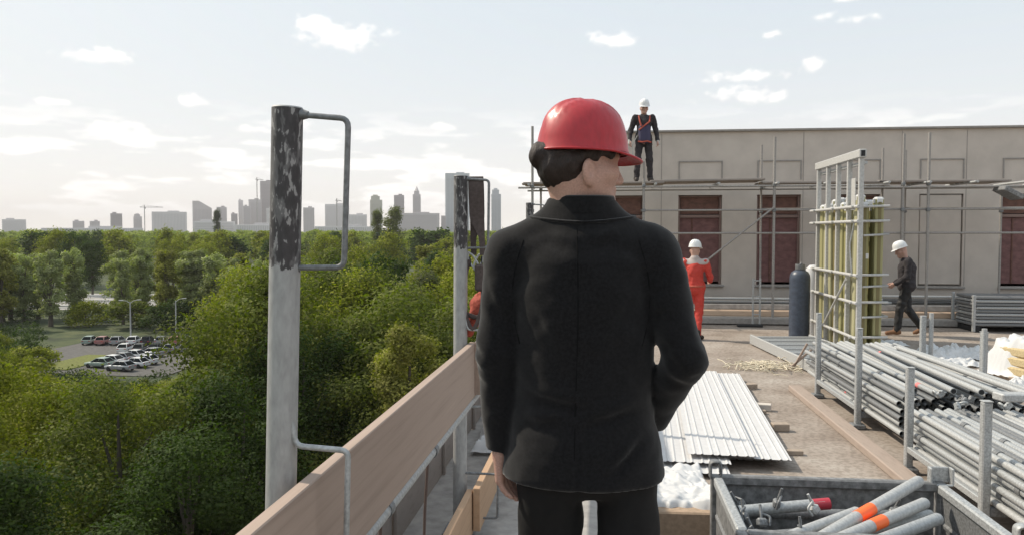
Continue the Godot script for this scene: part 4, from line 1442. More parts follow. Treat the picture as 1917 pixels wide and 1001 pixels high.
# ---------------------------------------------------------------- guard rail at the left edge
func guard_rail() -> void:
	var post := MB.new()
	var prof := []
	for i in 38:
		prof.append(Vector2(0.0355, i * 1.836 / 37.0))
	post.lathe(prof, 28)
	post.lathe([Vector2(0.0355, 1.836), Vector2(0.034, 1.839), Vector2(0.031, 1.839), Vector2(0.0305, 1.79), Vector2(0.0, 1.79)], 28)
	var pm := post.mesh()
	var at := [[-0.785, -1.8, -1.9, "near guard post of worn painted steel tube with a rod handle at its top"], [-0.735, -4.05, -0.4, "second guard post with a dark strap hung over its rod handle"], [-0.715, -7.8, 0.0, "small far guard post left of the building, beyond the man"], [-0.73, 0.45, 0.0, "guard post beside the camera"]]
	for a in at:
		var t := thing("guard_post", a[3], "guard post", Vector3(a[0], 0.4, a[1]), 0.0, "guard posts along the roof edge")
		t.rotation_degrees = Vector3(0.4, 0, a[2])
		obj("post", pm, mt.post_paint, t)
		obj("handle", tb(bent([Vector3(0.03, 1.822, 0), Vector3(0.145, 1.815, 0), Vector3(0.142, 1.475, 0), Vector3(0.03, 1.47, 0)], 0.02), 0.0068, 10), mt.galv_dark, t)
		obj("weld", tb([Vector3(0.03, 1.823, 0), Vector3(0.05, 1.822, 0)], [0.015, 0.0085], 10), mt.galv_dark, t)
		var o: float = 0.0 * a[2]
		obj("board_bracket", tb(bent([Vector3(0.022 , 1.13, 0.012), Vector3(0.04, 1.055, 0.012), Vector3(0.165 + o, 1.052, 0.012), Vector3(0.165 + o, 0.66, 0.012), Vector3(0.03, 0.655, 0.012)], 0.018), 0.0068, 10), mt.galv, t)
		obj("toe_bracket", tb(bent([Vector3(0.03, 0.31, 0.012), Vector3(0.20 + o, 0.31, 0.012), Vector3(0.20 + o, 0.08, 0.012), Vector3(0.03, 0.075, 0.012)], 0.018), 0.0065, 8), mt.galv_dark, t)
		obj("base", bx(Vector3(0.16, 0.012, 0.16), 0.002, Vector3(0, 0.006, 0)), mt.galv_dark, t)
	# boards on edge
	var rows := [["plank", "wooden guard board on edge from the camera to the second post", 2.5, -4.1, -0.672, 1.243, 0.278, 0.034], ["plank", "wooden guard board beyond the second post, behind the man", -4.05, -8.1, -0.64, 1.25, 0.27, 0.034]]
	for r in rows:
		obj_board(r[1], r[2], r[3], r[4], r[5], r[6], r[7])
	obj_board("wooden toe board at the bottom, near one of the two", 2.4, -3.98, -0.668, 0.535, 0.22, 0.034)
	obj_board("wooden toe board lapped inside the near one at the second post", -3.93, -8.0, -0.628, 0.555, 0.22, 0.036)
	# tube rail tucked under the board, with couplers
	var t := thing("tube_rail", "grey scaffold tube running along under the wooden guard board", "tube", Vector3(-0.675, 1.083, 0))
	obj("tube", tb([Vector3(0, 0, 1.5), Vector3(0, 0, -2.45)], 0.0235, 14), mt.galv, t)
	obj("tube", tb([Vector3(0, 0, -2.45), Vector3(0, 0, -7.9)], 0.0225, 14), mt.galv, t)
	for z in [-1.55, -2.42, -3.1]:
		obj("coupler", tb([Vector3(0, 0, z - 0.02), Vector3(0, 0, z + 0.02)], 0.0275, 14), mt.galv_dark, t)
		obj("hanger", tb(bent([Vector3(-0.015, -0.02, z), Vector3(-0.03, -0.25, z), Vector3(-0.04, -0.66, z)], 0.04), 0.006, 6), mt.wood_dark, t)
	# strap, snap hooks and red harness webbing on the second post
	var s := thing("safety_strap", "dark webbing strap folded over the second post's handle", "strap", Vector3(-0.655, 2.228, -4.05))
	var ring := [[-0.055, 0.032, 0.0], [-0.052, 0.034, -0.1], [-0.048, 0.038, -0.2], [-0.045, 0.036, -0.26]]
	for side in 2:
		var mb := MB.new()
		for face in [-1.0, 1.0]:
			var g := []
			for i in 14:
				var q := i / 13.0
				var y := 0.006 - q * 0.40
				var split := smoothstep(0.5, 0.82, q)
				var cx := 0.008 + 0.012 * q + (0.024 if side else -0.026) * split
				var hw := lerpf(0.038, 0.0145, split)
				var z := (0.011 + 0.004 * sin(q * 9.0)) * (1.0 if side else -1.0) * (1.0 if i > 0 else 0.15)
				var row := PackedVector3Array()
				for k in 5:
					row.append(Vector3(cx + (k / 2.0 - 1.0) * hw, y, z + face * 0.0015))
				g.append(row)
			mb.grid(g, false, true, Vector3(0, 0, face))
		obj("webbing", mb.mesh(), mt.strap, s)
	for k in 2:
		var h := thing("snap_hook", ["steel snap hook on the left tail of the strap", "steel snap hook on the right tail of the strap"][k], "hook", Vector3([-0.678, -0.618][k], 1.832, -4.05))
		var l := [Vector3(0, 0.02, 0), Vector3(-0.018, -0.01, 0), Vector3(-0.016, -0.06, 0.004), Vector3(0, -0.085, 0.004), Vector3(0.016, -0.06, 0.004), Vector3(0.016, -0.01, 0), Vector3(0, 0.02, 0)]
		var ho := obj("body", tb(bent(l, 0.012), 0.0055, 8), mt.galv_pale, h)
		ho.rotation.z = [0.5, -0.45][k]
		obj("gate", tb([Vector3(0.0, -0.005, 0.004), Vector3(0.004, -0.06, 0.006)], 0.004, 6), mt.black, h)
	var lan := thing("lanyard", "dark looped lanyard hanging from the hooks beside the second post", "lanyard", Vector3(-0.66, 1.79, -4.05))
	obj("rope", tb(bent([Vector3(-0.02, 0.02, 0), Vector3(-0.045, -0.06, 0), Vector3(-0.045, -0.26, 0.01), Vector3(0.0, -0.36, 0.02), Vector3(0.05, -0.22, 0.02), Vector3(0.05, -0.04, 0.01)], 0.06), 0.011, 8), mt.strap, lan)
	obj("shock_pack", bx(Vector3(0.05, 0.14, 0.035), 0.012, Vector3(0.035, -0.07, 0.02)), mt.strap, lan)
	var hr := thing("red_harness", "faded red safety harness webbing draped over the guard board end", "harness", Vector3(-0.655, 1.44, -4.12))
	var no := FastNoiseLite.new()
	no.seed = 3; no.frequency = 14.0
	var f := Field.new(Vector3(-0.2, -0.12, -0.12), Vector3(0.25, 0.4, 0.12), 0.009)
	f.cap(Vector3(0.09, 0.27, 0), Vector3(0.02, 0.13, 0.0), 0.03, 0.05, 0.03)
	f.cap(Vector3(0.02, 0.13, 0), Vector3(-0.035, 0.0, 0.01), 0.045, 0.028, 0.03)
	f.cap(Vector3(0.1, 0.2, 0), Vector3(0.09, -0.05, 0.02), 0.05, 0.04, 0.04)
	f.wrinkle(no, 0.02)
	obj("webbing", surf(f), mt.redwool, hr)
	obj("belt", tb([Vector3(-0.075, 0.1, 0.045), Vector3(0.0, 0.075, 0.06), Vector3(0.07, 0.08, 0.05)], 0.013, 6), mt.strap, hr)
	obj("buckle", bx(Vector3(0.03, 0.022, 0.014), 0.004, Vector3(-0.072, 0.1, 0.055)), mt.galv_pale, hr)

func obj_board(label: String, z0: float, z1: float, x: float, y: float, h: float, w: float) -> void:
	var o := obj("plank", bx(Vector3(w, h, absf(z1 - z0)), 0.003), mt.wood if y > 1.0 else mt.wood_warm, null, Vector3(x, y, (z0 + z1) / 2))
	tag(o, label, "plank", "wooden boards of the guard rail")

# ---------------------------------------------------------------- things lying on the roof
# film crumpled over a footprint: hump is the height of what it covers
func film_mesh(w: float, d: float, hump: float, sd: int, rough: float, n := 34) -> ArrayMesh:
	var no := FastNoiseLite.new()
	no.seed = sd
	no.noise_type = FastNoiseLite.TYPE_SIMPLEX_SMOOTH
	no.fractal_octaves = 2
	no.fractal_gain = 0.4
	no.frequency = 1.0
	n = int(n * 1.7)
	var mb := MB.new()
	var g := []
	for j in n:
		var row := PackedVector3Array()
		for i in n:
			var u := i / (n - 1.0) * 2.0 - 1.0
			var v := j / (n - 1.0) * 2.0 - 1.0
			var edge := smoothstep(1.0, 0.72, maxf(absf(u), absf(v)))
			var wx := no.get_noise_2d(u * w * 0.8, v * d * 0.8 + 70.0) * 0.5
			var k := 1.1 * absf(no.get_noise_2d(u * w * 1.7 + wx, v * d * 1.1 + 5.0 - wx)) + 0.45 * absf(no.get_noise_2d(u * w * 4.0 + 9.0, v * d * 4.0 + wx)) - 0.45
			var k2 := no.get_noise_2d(u * w * 0.5 + 40.0, v * d * 0.5)
			row.append(Vector3(u * w / 2 * (1.0 + 0.12 * k2), maxf(0.006, hump * edge + rough * (k + 0.6) * (0.4 + 0.6 * edge)), v * d / 2 * (1.0 + 0.12 * k)))
		g.append(row)
	mb.grid(g, false, true, Vector3.UP)
	return mb.mesh()

func roof_goods() -> void:
	# long ribbed white sheets in a low stack
	var prof := MB.new()
	var n := 41
	var rows := []
	for e in 2:
		var row := PackedVector3Array()
		for i in n:
			var q := fmod(i, 10.0)
			row.append(Vector3(-0.28 + i * 0.014, 0.008 if q == 4.0 or q == 8.0 else 0.0, 2.05 - e * 4.1))
		rows.append(row)
	for s in [0.0, -0.0012]:
		var r2 := []
		for r in rows:
			var q: PackedVector3Array = r.duplicate()
			for i in q.size(): q[i].y += s
			r2.append(q)
		# flat facets across the ribs
		for i in n - 1:
			var a: Vector3 = r2[0][i]
			var b: Vector3 = r2[0][i + 1]
			var nn := Vector3(-(b - a).y, (b - a).x, 0).normalized() * (1.0 if s == 0.0 else -1.0)
			prof.quad(a, b, r2[1][i + 1], r2[1][i], nn)
	var pm := prof.mesh()
	var lay := [[0.80, 0.045, -8.45, -0.035, "white ribbed roofing sheet, lowest at the left of the white stack"], [1.33, 0.05, -8.85, -0.06, "white ribbed roofing sheet, lowest at the right of the white stack"], [0.86, 0.085, -8.6, -0.05, "white ribbed roofing sheet, second layer at the left of the stack"], [1.39, 0.09, -8.75, -0.062, "white ribbed roofing sheet, second layer at the right of the stack"], [1.10, 0.125, -8.7, -0.055, "white ribbed roofing sheet lying topmost in the middle of the stack"]]
	for l in lay:
		var t := thing("roofing_sheet", l[4], "roofing sheet", Vector3(l[0], l[1], l[2]), l[3], "white roofing sheets")
		obj("sheet", pm, mt.white_sheet, t)
	for z in [-7.2, -8.8, -10.4]:
		tag(obj("timber_bearer", bx(Vector3(1.3, 0.042, 0.07), 0.004), mt.wood_old, null, Vector3(1.1, 0.022, z)), ["timber bearer under the near end of the white sheets", "timber bearer under the middle of the white sheets", "timber bearer under the far end of the white sheets"][int((-z - 7.0) / 1.6)], "timber")
	for k in 3:
		var b := obj("timber_block", bx(Vector3(0.16, 0.075, 0.1), 0.006), mt.wood_old if k else mt.wall, null, [Vector3(1.76, 0.04, -8.97), Vector3(1.74, 0.04, -8.06), Vector3(1.83, 0.03, -10.2)][k])
		b.rotation.y = 0.3 * k - 0.2
		tag(b, ["small grey block on the roof at the right edge of the white sheets, farther one", "small brown block on the roof at the right edge of the white sheets, nearer one", "tiny block beside the far end of the white sheets"][k], "block")
	# wrapped pack at the left of the steel bin
	var c := thing("wrapped_carton", "brown carton half covered with crumpled clear film beside the steel bin", "carton", Vector3(0.5, 0, -5.25), 0.03)
	obj("carton", bx(Vector3(0.42, 0.27, 0.85), 0.01, Vector3(0, 0.137, 0)), mt.card, c)
	var fm := obj("film", film_mesh(0.54, 1.0, 0.25, 4, 0.055, 40), mt.film, c, Vector3(0.0, 0.035, -0.05))
	fm.rotation.y = 0.05
	var fs := [[Vector3(4.9, 0.0, -12.6), 1.3, 0.9, 0.0, 0.09, 11, "crumpled white film lying on the roof behind the tube rack"], [Vector3(4.1, 0.0, -11.3), 1.5, 0.8, 0.0, 0.06, 12, "flat scrap of white film on the roof between rack posts"], [Vector3(5.5, 0.0, -13.2), 1.1, 0.8, 0.05, 0.12, 13, "billowing white film beside the insulation pack"], [Vector3(4.9, 0, -11.2), 0.8, 0.5, 0.0, 0.07, 16, "thin white film scrap left of the insulation pack"], [Vector3(4.75, 0, -14.6), 1.0, 0.6, 0.0, 0.06, 19, "flat film scrap near the dark-clad worker's feet"]]
	for s in fs:
		var o := obj("film_sheet", film_mesh(s[1], s[2], s[3], s[5], s[4]), mt.film, null, s[0] + Vector3(0, 0.005, 0))
		tag(o, s[6], "plastic film")
	# pack of insulation on a pallet
	var p := thing("insulation_pack", "yellow insulation slabs wrapped in clear film at the right edge of the view", "insulation pack", Vector3(5.75, 0, -10.9), 0.35)
	for x in [-0.55, 0.0, 0.55]:
		obj("bearer", bx(Vector3(0.1, 0.1, 0.9), 0.006, Vector3(x, 0.055, 0)), mt.wood_old, p)
	for i in 5:
		obj("deck_slat", bx(Vector3(1.3, 0.022, 0.13), 0.004, Vector3(0, 0.118, -0.38 + i * 0.19)), mt.wood_old, p)
	for i in 3:
		obj("slab", bx(Vector3(1.2 - 0.03 * i, 0.115, 0.8), 0.02, Vector3(0.01 * i, 0.19 + i * 0.118, 0)), mt.insul, p)
	obj("film", film_mesh(1.34, 0.98, 0.42, 15, 0.09, 44), mt.film, p, Vector3(0.02, 0.1, -0.03))
	obj("film_skirt", film_mesh(0.9, 0.5, 0.05, 18, 0.14, 30), mt.film, p, Vector3(-0.75, 0.0, 0.35))
	# shavings
	var mm := MB.new()
	rn.seed = 5
	for i in 170:
		var a := rn.randf() * TAU
		var q := Vector3(rn.randfn() * 0.32, rn.randf_range(0.012, 0.07), rn.randfn() * 0.22)
		var d := Vector3(cos(a), rn.randf_range(-0.15, 0.35), sin(a)) * rn.randf_range(0.08, 0.26)
		q.y = maxf(q.y, absf(d.y) * 0.5 + 0.01)
		mm.tube([q - d / 2, q + Vector3(0, 0.02, 0), q + d / 2], rn.randf_range(0.004, 0.009), 4)
	tag(obj("wood_shavings", mm.mesh(), M(Color(0.62, 0.55, 0.42), 0.8), null, Vector3(2.35, 0, -11.75)), "heap of pale straw-like shavings on the roof before the grating", "shavings", "", "stuff")
	for k in 2:
		var s := thing("batten", ["pale batten sticking up out of the shavings", "pale batten leaning the other way in the shavings"][k], "batten", Vector3(2.62 + 0.06 * k, 0.0, -11.7))
		var o := obj("stick", bx(Vector3(0.03, 0.5, 0.02), 0.003, Vector3(0, 0.2, 0)), mt.wood, s)
		o.rotation = Vector3(0.3, 0.0, -0.75 + 0.35 * k)
	# grating platform on the roof
	var gt := thing("metal_grating", "flat grey metal grating stack on the roof below the gas cylinder", "grating", Vector3(3.28, 0, -12.3), 0.1)
	for i in 26:
		obj("bar", bx(Vector3(1.0, 0.03, 0.085), 0.006, Vector3(0, 0.16, 1.95 - i * 0.15)), mt.galv if i % 3 else mt.galv_dark, gt)
	for x in [-0.51, 0.51]:
		obj("side_rail", bx(Vector3(0.04, 0.16, 4.1), 0.008, Vector3(x, 0.1, 0)), mt.galv_pale, gt)
	obj("under_layer", bx(Vector3(0.96, 0.06, 4.0), 0.01, Vector3(0, 0.05, 0)), mt.galv_dark, gt)
	# gas cylinder
	var cy := thing("gas_cylinder", "tall blue-grey gas cylinder standing left of the white frame rack", "gas cylinder", Vector3(3.55, 0, -15.0))
	obj("bottle", MB.new().lathe([Vector2(0, 0.0), Vector2(0.17, 0.0), Vector2(0.18, 0.02), Vector2(0.18, 1.12), Vector2(0.172, 1.18), Vector2(0.145, 1.235), Vector2(0.09, 1.27), Vector2(0.05, 1.285), Vector2(0, 1.285)], 28).mesh(), mt.cyl, cy)
	obj("collar", MB.new().lathe([Vector2(0.06, 1.27), Vector2(0.085, 1.28), Vector2(0.085, 1.38), Vector2(0.078, 1.38), Vector2(0.07, 1.28)], 18).mesh(), mt.galv_dark, cy)
	obj("valve", tb([Vector3(0, 1.27, 0), Vector3(0, 1.36, 0), Vector3(0.03, 1.40, 0)], 0.022, 8), mt.galv_dark, cy)
	# white wrapped roll behind it
	var wr := thing("wrapped_roll", "white wrapped roll standing between the gas cylinder and the white frame", "roll", Vector3(3.98, 0, -15.75))
	obj("roll", MB.new().lathe([Vector2(0, 0), Vector2(0.13, 0), Vector2(0.15, 0.03), Vector2(0.145, 0.5), Vector2(0.155, 1.0), Vector2(0.14, 1.26), Vector2(0.08, 1.33), Vector2(0, 1.34)], 18).mesh(), mt.film, wr)
	# plank along the rack
	var k := obj("edge_plank", bx(Vector3(0.15, 0.07, 3.9), 0.008), mt.kerb, null, Vector3(2.36, 0.036, -8.2))
	tag(k, "pale worn plank lying along the foot of the tube racks", "plank")
	# bit of film on the walkway past the second post
	tag(obj("film_scrap", film_mesh(0.4, 0.9, 0.05, 30, 0.09, 24), mt.film, null, Vector3(-0.72, 0.402, -5.9)), "crumpled clear film on the walkway behind the man's left arm", "plastic film")

# ---------------------------------------------------------------- racks of scaffold tube
func rack(called_label: String, x0: float, x1: float, zs: Array, hl: float, hr: float) -> void:
	var t := thing("tube_rack", called_label, "rack", Vector3((x0 + x1) / 2, 0, (zs[0] + zs[-1]) / 2))
	var w := (x1 - x0) / 2
	var zc: float = (zs[0] + zs[-1]) / 2
	for z in zs:
		for s in [-1.0, 1.0]:
			var h := hl if s < 0.0 else hr
			var p := obj("post", bx(Vector3(0.058, h, 0.058), 0.008, Vector3(s * w, h / 2, z - zc)), mt.galv, t)
			obj("foot", bx(Vector3(0.13, 0.05, 0.13), 0.01, Vector3(s * w, 0.026, z - zc)), mt.galv_dark, p)
			obj("post_cap", bx(Vector3(0.062, 0.006, 0.062), 0.002, Vector3(s * w, h + 0.003, z - zc)), mt.galv_pale, p)
		obj("cross_bearer", bx(Vector3(w * 2 - 0.06, 0.06, 0.05), 0.006, Vector3(0, 0.14, z - zc)), mt.galv_dark, t)
	for s in [-1.0, 1.0]:
		obj("side_rail", bx(Vector3(0.045, 0.05, absf(zs[0] - zs[-1]) - 0.06), 0.006, Vector3(s * w, 0.2, 0)), mt.galv, t)

func tube_pile(group: String, label: String, x0: float, x1: float, rows: int, y0: float, z_near: float, length: float, jitter: float, pitch: float, sd: int, skip := 0.0) -> void:
	rn.seed = sd
	var r := 0.0242
	var mb := MB.new()
	mb.tube([Vector3(0, 0, length / 2), Vector3(0, 0, -length / 2)], r, 12, false)
	for s in [1.0, -1.0]:
		mb.tube([Vector3(0, 0, s * (length / 2 - 0.06)), Vector3(0, 0, s * length / 2)], r * 0.84, 12, false)
	var tube := mb.mesh()
	var hole := MB.new()
	for s in [1.0, -1.0]:
		var row := PackedVector3Array()
		for k in 12:
			row.append(Vector3(cos(TAU * k / 12) * r * 0.86, sin(TAU * k / 12) * r * 0.86, s * (length / 2 - 0.05)))
		hole.fan(row, Vector3(0, 0, s))
	var hm := hole.mesh()
	var band := tb([Vector3(0, 0, -0.03), Vector3(0, 0, 0.03)], r * 1.04, 12)
	var collar := tb([Vector3(0, 0, -0.03), Vector3(0, 0, 0.03)], r * 1.28, 10)
	var mats := [mt.galv, mt.galv_pale, mt.galv, mt.galv_dark]
	for j in rows:
		var n := int((x1 - x0) / pitch) - (j % 2)
		for i in n:
			if skip > 0.0 and j > rows - 3 and rn.randf() < skip:
				continue
			var x := x0 + pitch * (0.5 + i + 0.5 * (j % 2)) + rn.randf_range(-0.004, 0.004)
			var layer: String = ["bottom", "second", "third", "fourth", "fifth", "sixth", "seventh"][j] + " layer"
			var own: String = ("leftmost " if i == 0 else "rightmost " if i == n - 1 else "") + label + ", " + layer
			var t := thing("scaffold_tube", own, "tube", Vector3(x, y0 + r + j * pitch * 0.88, z_near - length / 2 + rn.randf_range(-jitter, jitter)), rn.randf_range(-0.006, 0.006), group + ", " + layer)
			t.rotation.x = rn.randf_range(-0.003, 0.003)
			obj("tube", tube, mats[rn.randi() % 4], t)
			obj("bore", hm, mt.black, t)
			if i < 2 or j == rows - 1:
				var zz := length / 2 - rn.randf_range(0.3, length * 0.8)
				if rn.randf() < 0.22:
					obj("red_mark", band, mt.pinkmark, t, Vector3(0, 0, zz))
				for q in 2:
					if rn.randf() < 0.5:
						obj("collar", collar, mt.galv_dark, t, Vector3(0, 0, length / 2 - rn.randf_range(0.2, length - 0.2)))

func pipe_racks() -> void:
	rack("far grey steel rack holding the shorter scaffold tubes", 2.53, 3.7, [-8.25, -9.75], 1.0, 0.98)
	rack("near grey steel rack holding the long scaffold tubes at the right", 2.47, 3.75, [-5.45, -6.75], 0.86, 0.8)
	var lo := "galvanised tube in the far rack"
	tube_pile("tubes in the far rack", lo, 2.57, 3.66, 7, 0.17, -7.3, 3.2, 0.1, 0.068, 3, 0.12)
	tube_pile("tubes in the near rack", "long galvanised tube in the near rack", 2.51, 3.7, 6, 0.17, -3.6, 3.35, 0.07, 0.062, 4)
	# loose tubes lying on top
	for k in 5:
		var t := thing("loose_tube", ["loose tube on top of the far rack, leftmost", "loose tube on top of the far rack, second from the left", "loose tube on the far rack's top, third from the left", "loose tube slanting over the far rack's top at the right", "loose tube lying topmost at the right of the far rack"][k], "tube", Vector3(2.95 + 0.14 * k, 0.63 + 0.02 * (k % 2), -8.3 + 0.12 * k), -0.03 + 0.02 * k)
		obj("tube", tb([Vector3(0, 0, 1.3), Vector3(0, 0, -1.5)], 0.026, 12), mt.galv_pale if k % 2 else mt.galv, t)
		obj("bore", tb([Vector3(0, 0, 1.3), Vector3(0, 0, 1.303)], 0.021, 10), mt.black, t)
	# capping beam across the near rack
	var b := thing("capping_beam", "flat grey beam laid across the tops of the near rack's posts at the right", "beam", Vector3(3.2, 0.86, -5.5))
	obj("beam", bx(Vector3(1.45, 0.05, 0.11), 0.008, Vector3(0, 0.03, 0)), mt.galv_pale, b)
	b.rotation = Vector3(0, 0.2, -0.03)
	# couplers heaped where the two stacks meet
	rn.seed = 31
	var cm := MB.new()
	cm.tube(bent([Vector3(-0.04, 0, 0.02), Vector3(0.0, 0.045, 0.02), Vector3(0.04, 0, 0.02), Vector3(0, -0.045, 0.02), Vector3(-0.04, 0, 0.02)], 0.03), 0.011, 6)
	cm.box(Vector3(0.05, 0.0, 0), Vector3(0.03, 0.05, 0.06), 0.006)
	cm.tube([Vector3(0.03, -0.03, 0), Vector3(0.075, 0.04, 0)], 0.008, 6)
	var cmesh := cm.mesh()
	for i in 7:
		var c := obj("coupler", cmesh, mt.galv_dark if i % 3 else mt.galv, null, Vector3(rn.randf_range(2.6, 3.6), 0.54 + rn.randf() * 0.05, rn.randf_range(-7.2, -6.6)))
		c.rotation = Vector3(rn.randf() * TAU, rn.randf() * TAU, 0)
		tag(c, "small dark steel coupler in the heap between the two tube racks", "coupler", "couplers heaped between the tube racks")
	# separate tall posts behind
	for k in 2:
		var p := thing("steel_prop", ["slim grey prop standing behind the tube racks, left one", "slim grey prop standing behind the tube racks, right one"][k], "prop", [Vector3(3.72, 0, -9.72), Vector3(3.62, 0, -8.2)][k])
		obj("tube", tb([Vector3(0.06, 0, 0), Vector3(0.06, 1.02, 0)], 0.024, 10), mt.galv_pale, p)

# ---------------------------------------------------------------- white frame rack with yellow-green profiles
func frame_rack() -> void:
	var t := thing("frame_rack", "tall white steel frame rack holding yellow-green profiles upright", "rack", Vector3(3.98, 0, -13.9))
	var zs := [0.87, 0.28, -0.33, -0.95, -1.58]
	for i in 5:
		var h: float = 3.1
		var p := obj("post", bx(Vector3(0.075, h, 0.06), 0.008, Vector3(0, h / 2 + 0.012, zs[i])), mt.white_paint, t)
		if i == 0:
			obj("label_plate", bx(Vector3(0.012, 0.5, 0.2), 0.004, Vector3(-0.05, 2.55, zs[0] - 0.2)), mt.white_paint, p)
		obj("foot", bx(Vector3(0.16, 0.012, 0.16), 0.002, Vector3(0, 0.006, zs[i])), mt.galv, p)
	var top := obj("top_beam", bx(Vector3(0.11, 0.13, 2.62), 0.01, Vector3(0, 3.17, -0.36)), mt.white_paint, t)
	obj("beam_end", bx(Vector3(0.06, 0.09, 0.006), 0.002, Vector3(0, 3.17, 0.953)), mt.black, top)
	obj("lower_beam", bx(Vector3(0.06, 0.05, 2.5), 0.008, Vector3(0.06, 3.03, -0.36)), mt.galv_pale, t)
	for y in [2.35, 2.12, 1.28, 0.85, 0.3]:
		obj("rail", tb([Vector3(-0.06, y, 0.98), Vector3(-0.06, y, -1.9)], 0.026, 8), mt.white_paint, t)
		for z in [0.8, -0.3, -1.5]:
			obj("arm", tb([Vector3(-0.12, y, z), Vector3(0.46, y + 0.01, z)], 0.02, 8), mt.white_paint, t)
	obj("brace", tb([Vector3(-0.09, 0.35, -0.75), Vector3(-0.09, 1.2, 0.5)], 0.02, 8), mt.white_paint, t)
	obj("hook_rod", tb([Vector3(-0.08, 1.3, 0.75), Vector3(-0.1, 1.75, 0.7), Vector3(-0.07, 2.1, 0.8)], 0.012, 6), mt.galv, t)
	# the profiles, one by one
	rn.seed = 8
	for i in 26:
		var col := i % 13
		var row := i / 13
		var z := 0.68 - col * 0.19 + rn.randf_range(-0.02, 0.02)
		var x := 0.10 + row * 0.19 + rn.randf_range(-0.03, 0.03)
		var h := 2.45 + rn.randf_range(-0.12, 0.08)
		var side := "row next to the white posts" if row == 0 else "outer row, right of the posts"
		var nth: String = ["nearest", "second", "third", "fourth", "fifth", "sixth", "seventh", "eighth", "ninth", "tenth", "eleventh", "twelfth", "farthest"][col]
		var p := thing("window_profile", "yellow-green wrapped profile, %s from the camera in the %s" % [nth, side], "profile", Vector3(3.98 + x, 0.02, -13.9 + z), rn.randf_range(-0.05, 0.05), "profiles in the white frame rack")
		p.rotation.z = rn.randf_range(-0.008, 0.008)
		obj("profile", bx(Vector3(0.13, h, 0.15), 0.012, Vector3(0, h / 2, 0)), mt.strips[rn.randi() % 5], p)
		obj("groove", bx(Vector3(0.05, h - 0.1, 0.01), 0.002, Vector3(0.0, h / 2, 0.077)), mt.strips[4], p)
		obj("end_wrap", bx(Vector3(0.14, 0.12, 0.16), 0.03, Vector3(0, h - 0.03, 0)), mt.film, p)
		if i % 3 == 0:
			obj("tape_band", bx(Vector3(0.138, 0.09, 0.158), 0.008, Vector3(0, h * rn.randf_range(0.55, 0.86), 0)), mt.film, p)
	# straps round the bundle
	for y in [1.9, 1.1, 0.62]:
		var s := thing("tie_strap", ["white strap round the profiles, topmost of three", "white strap round the profiles, middle of three", "white strap round the profiles, lowest of three"][int((1.95 - y) / 0.6)], "strap", Vector3(4.02, y, -13.9))
		obj("band", tb([Vector3(0.03, 0, 0.83), Vector3(0.40, 0.02, 0.83), Vector3(0.42, 0.0, -1.7)], 0.018, 6), mt.white_paint, s)

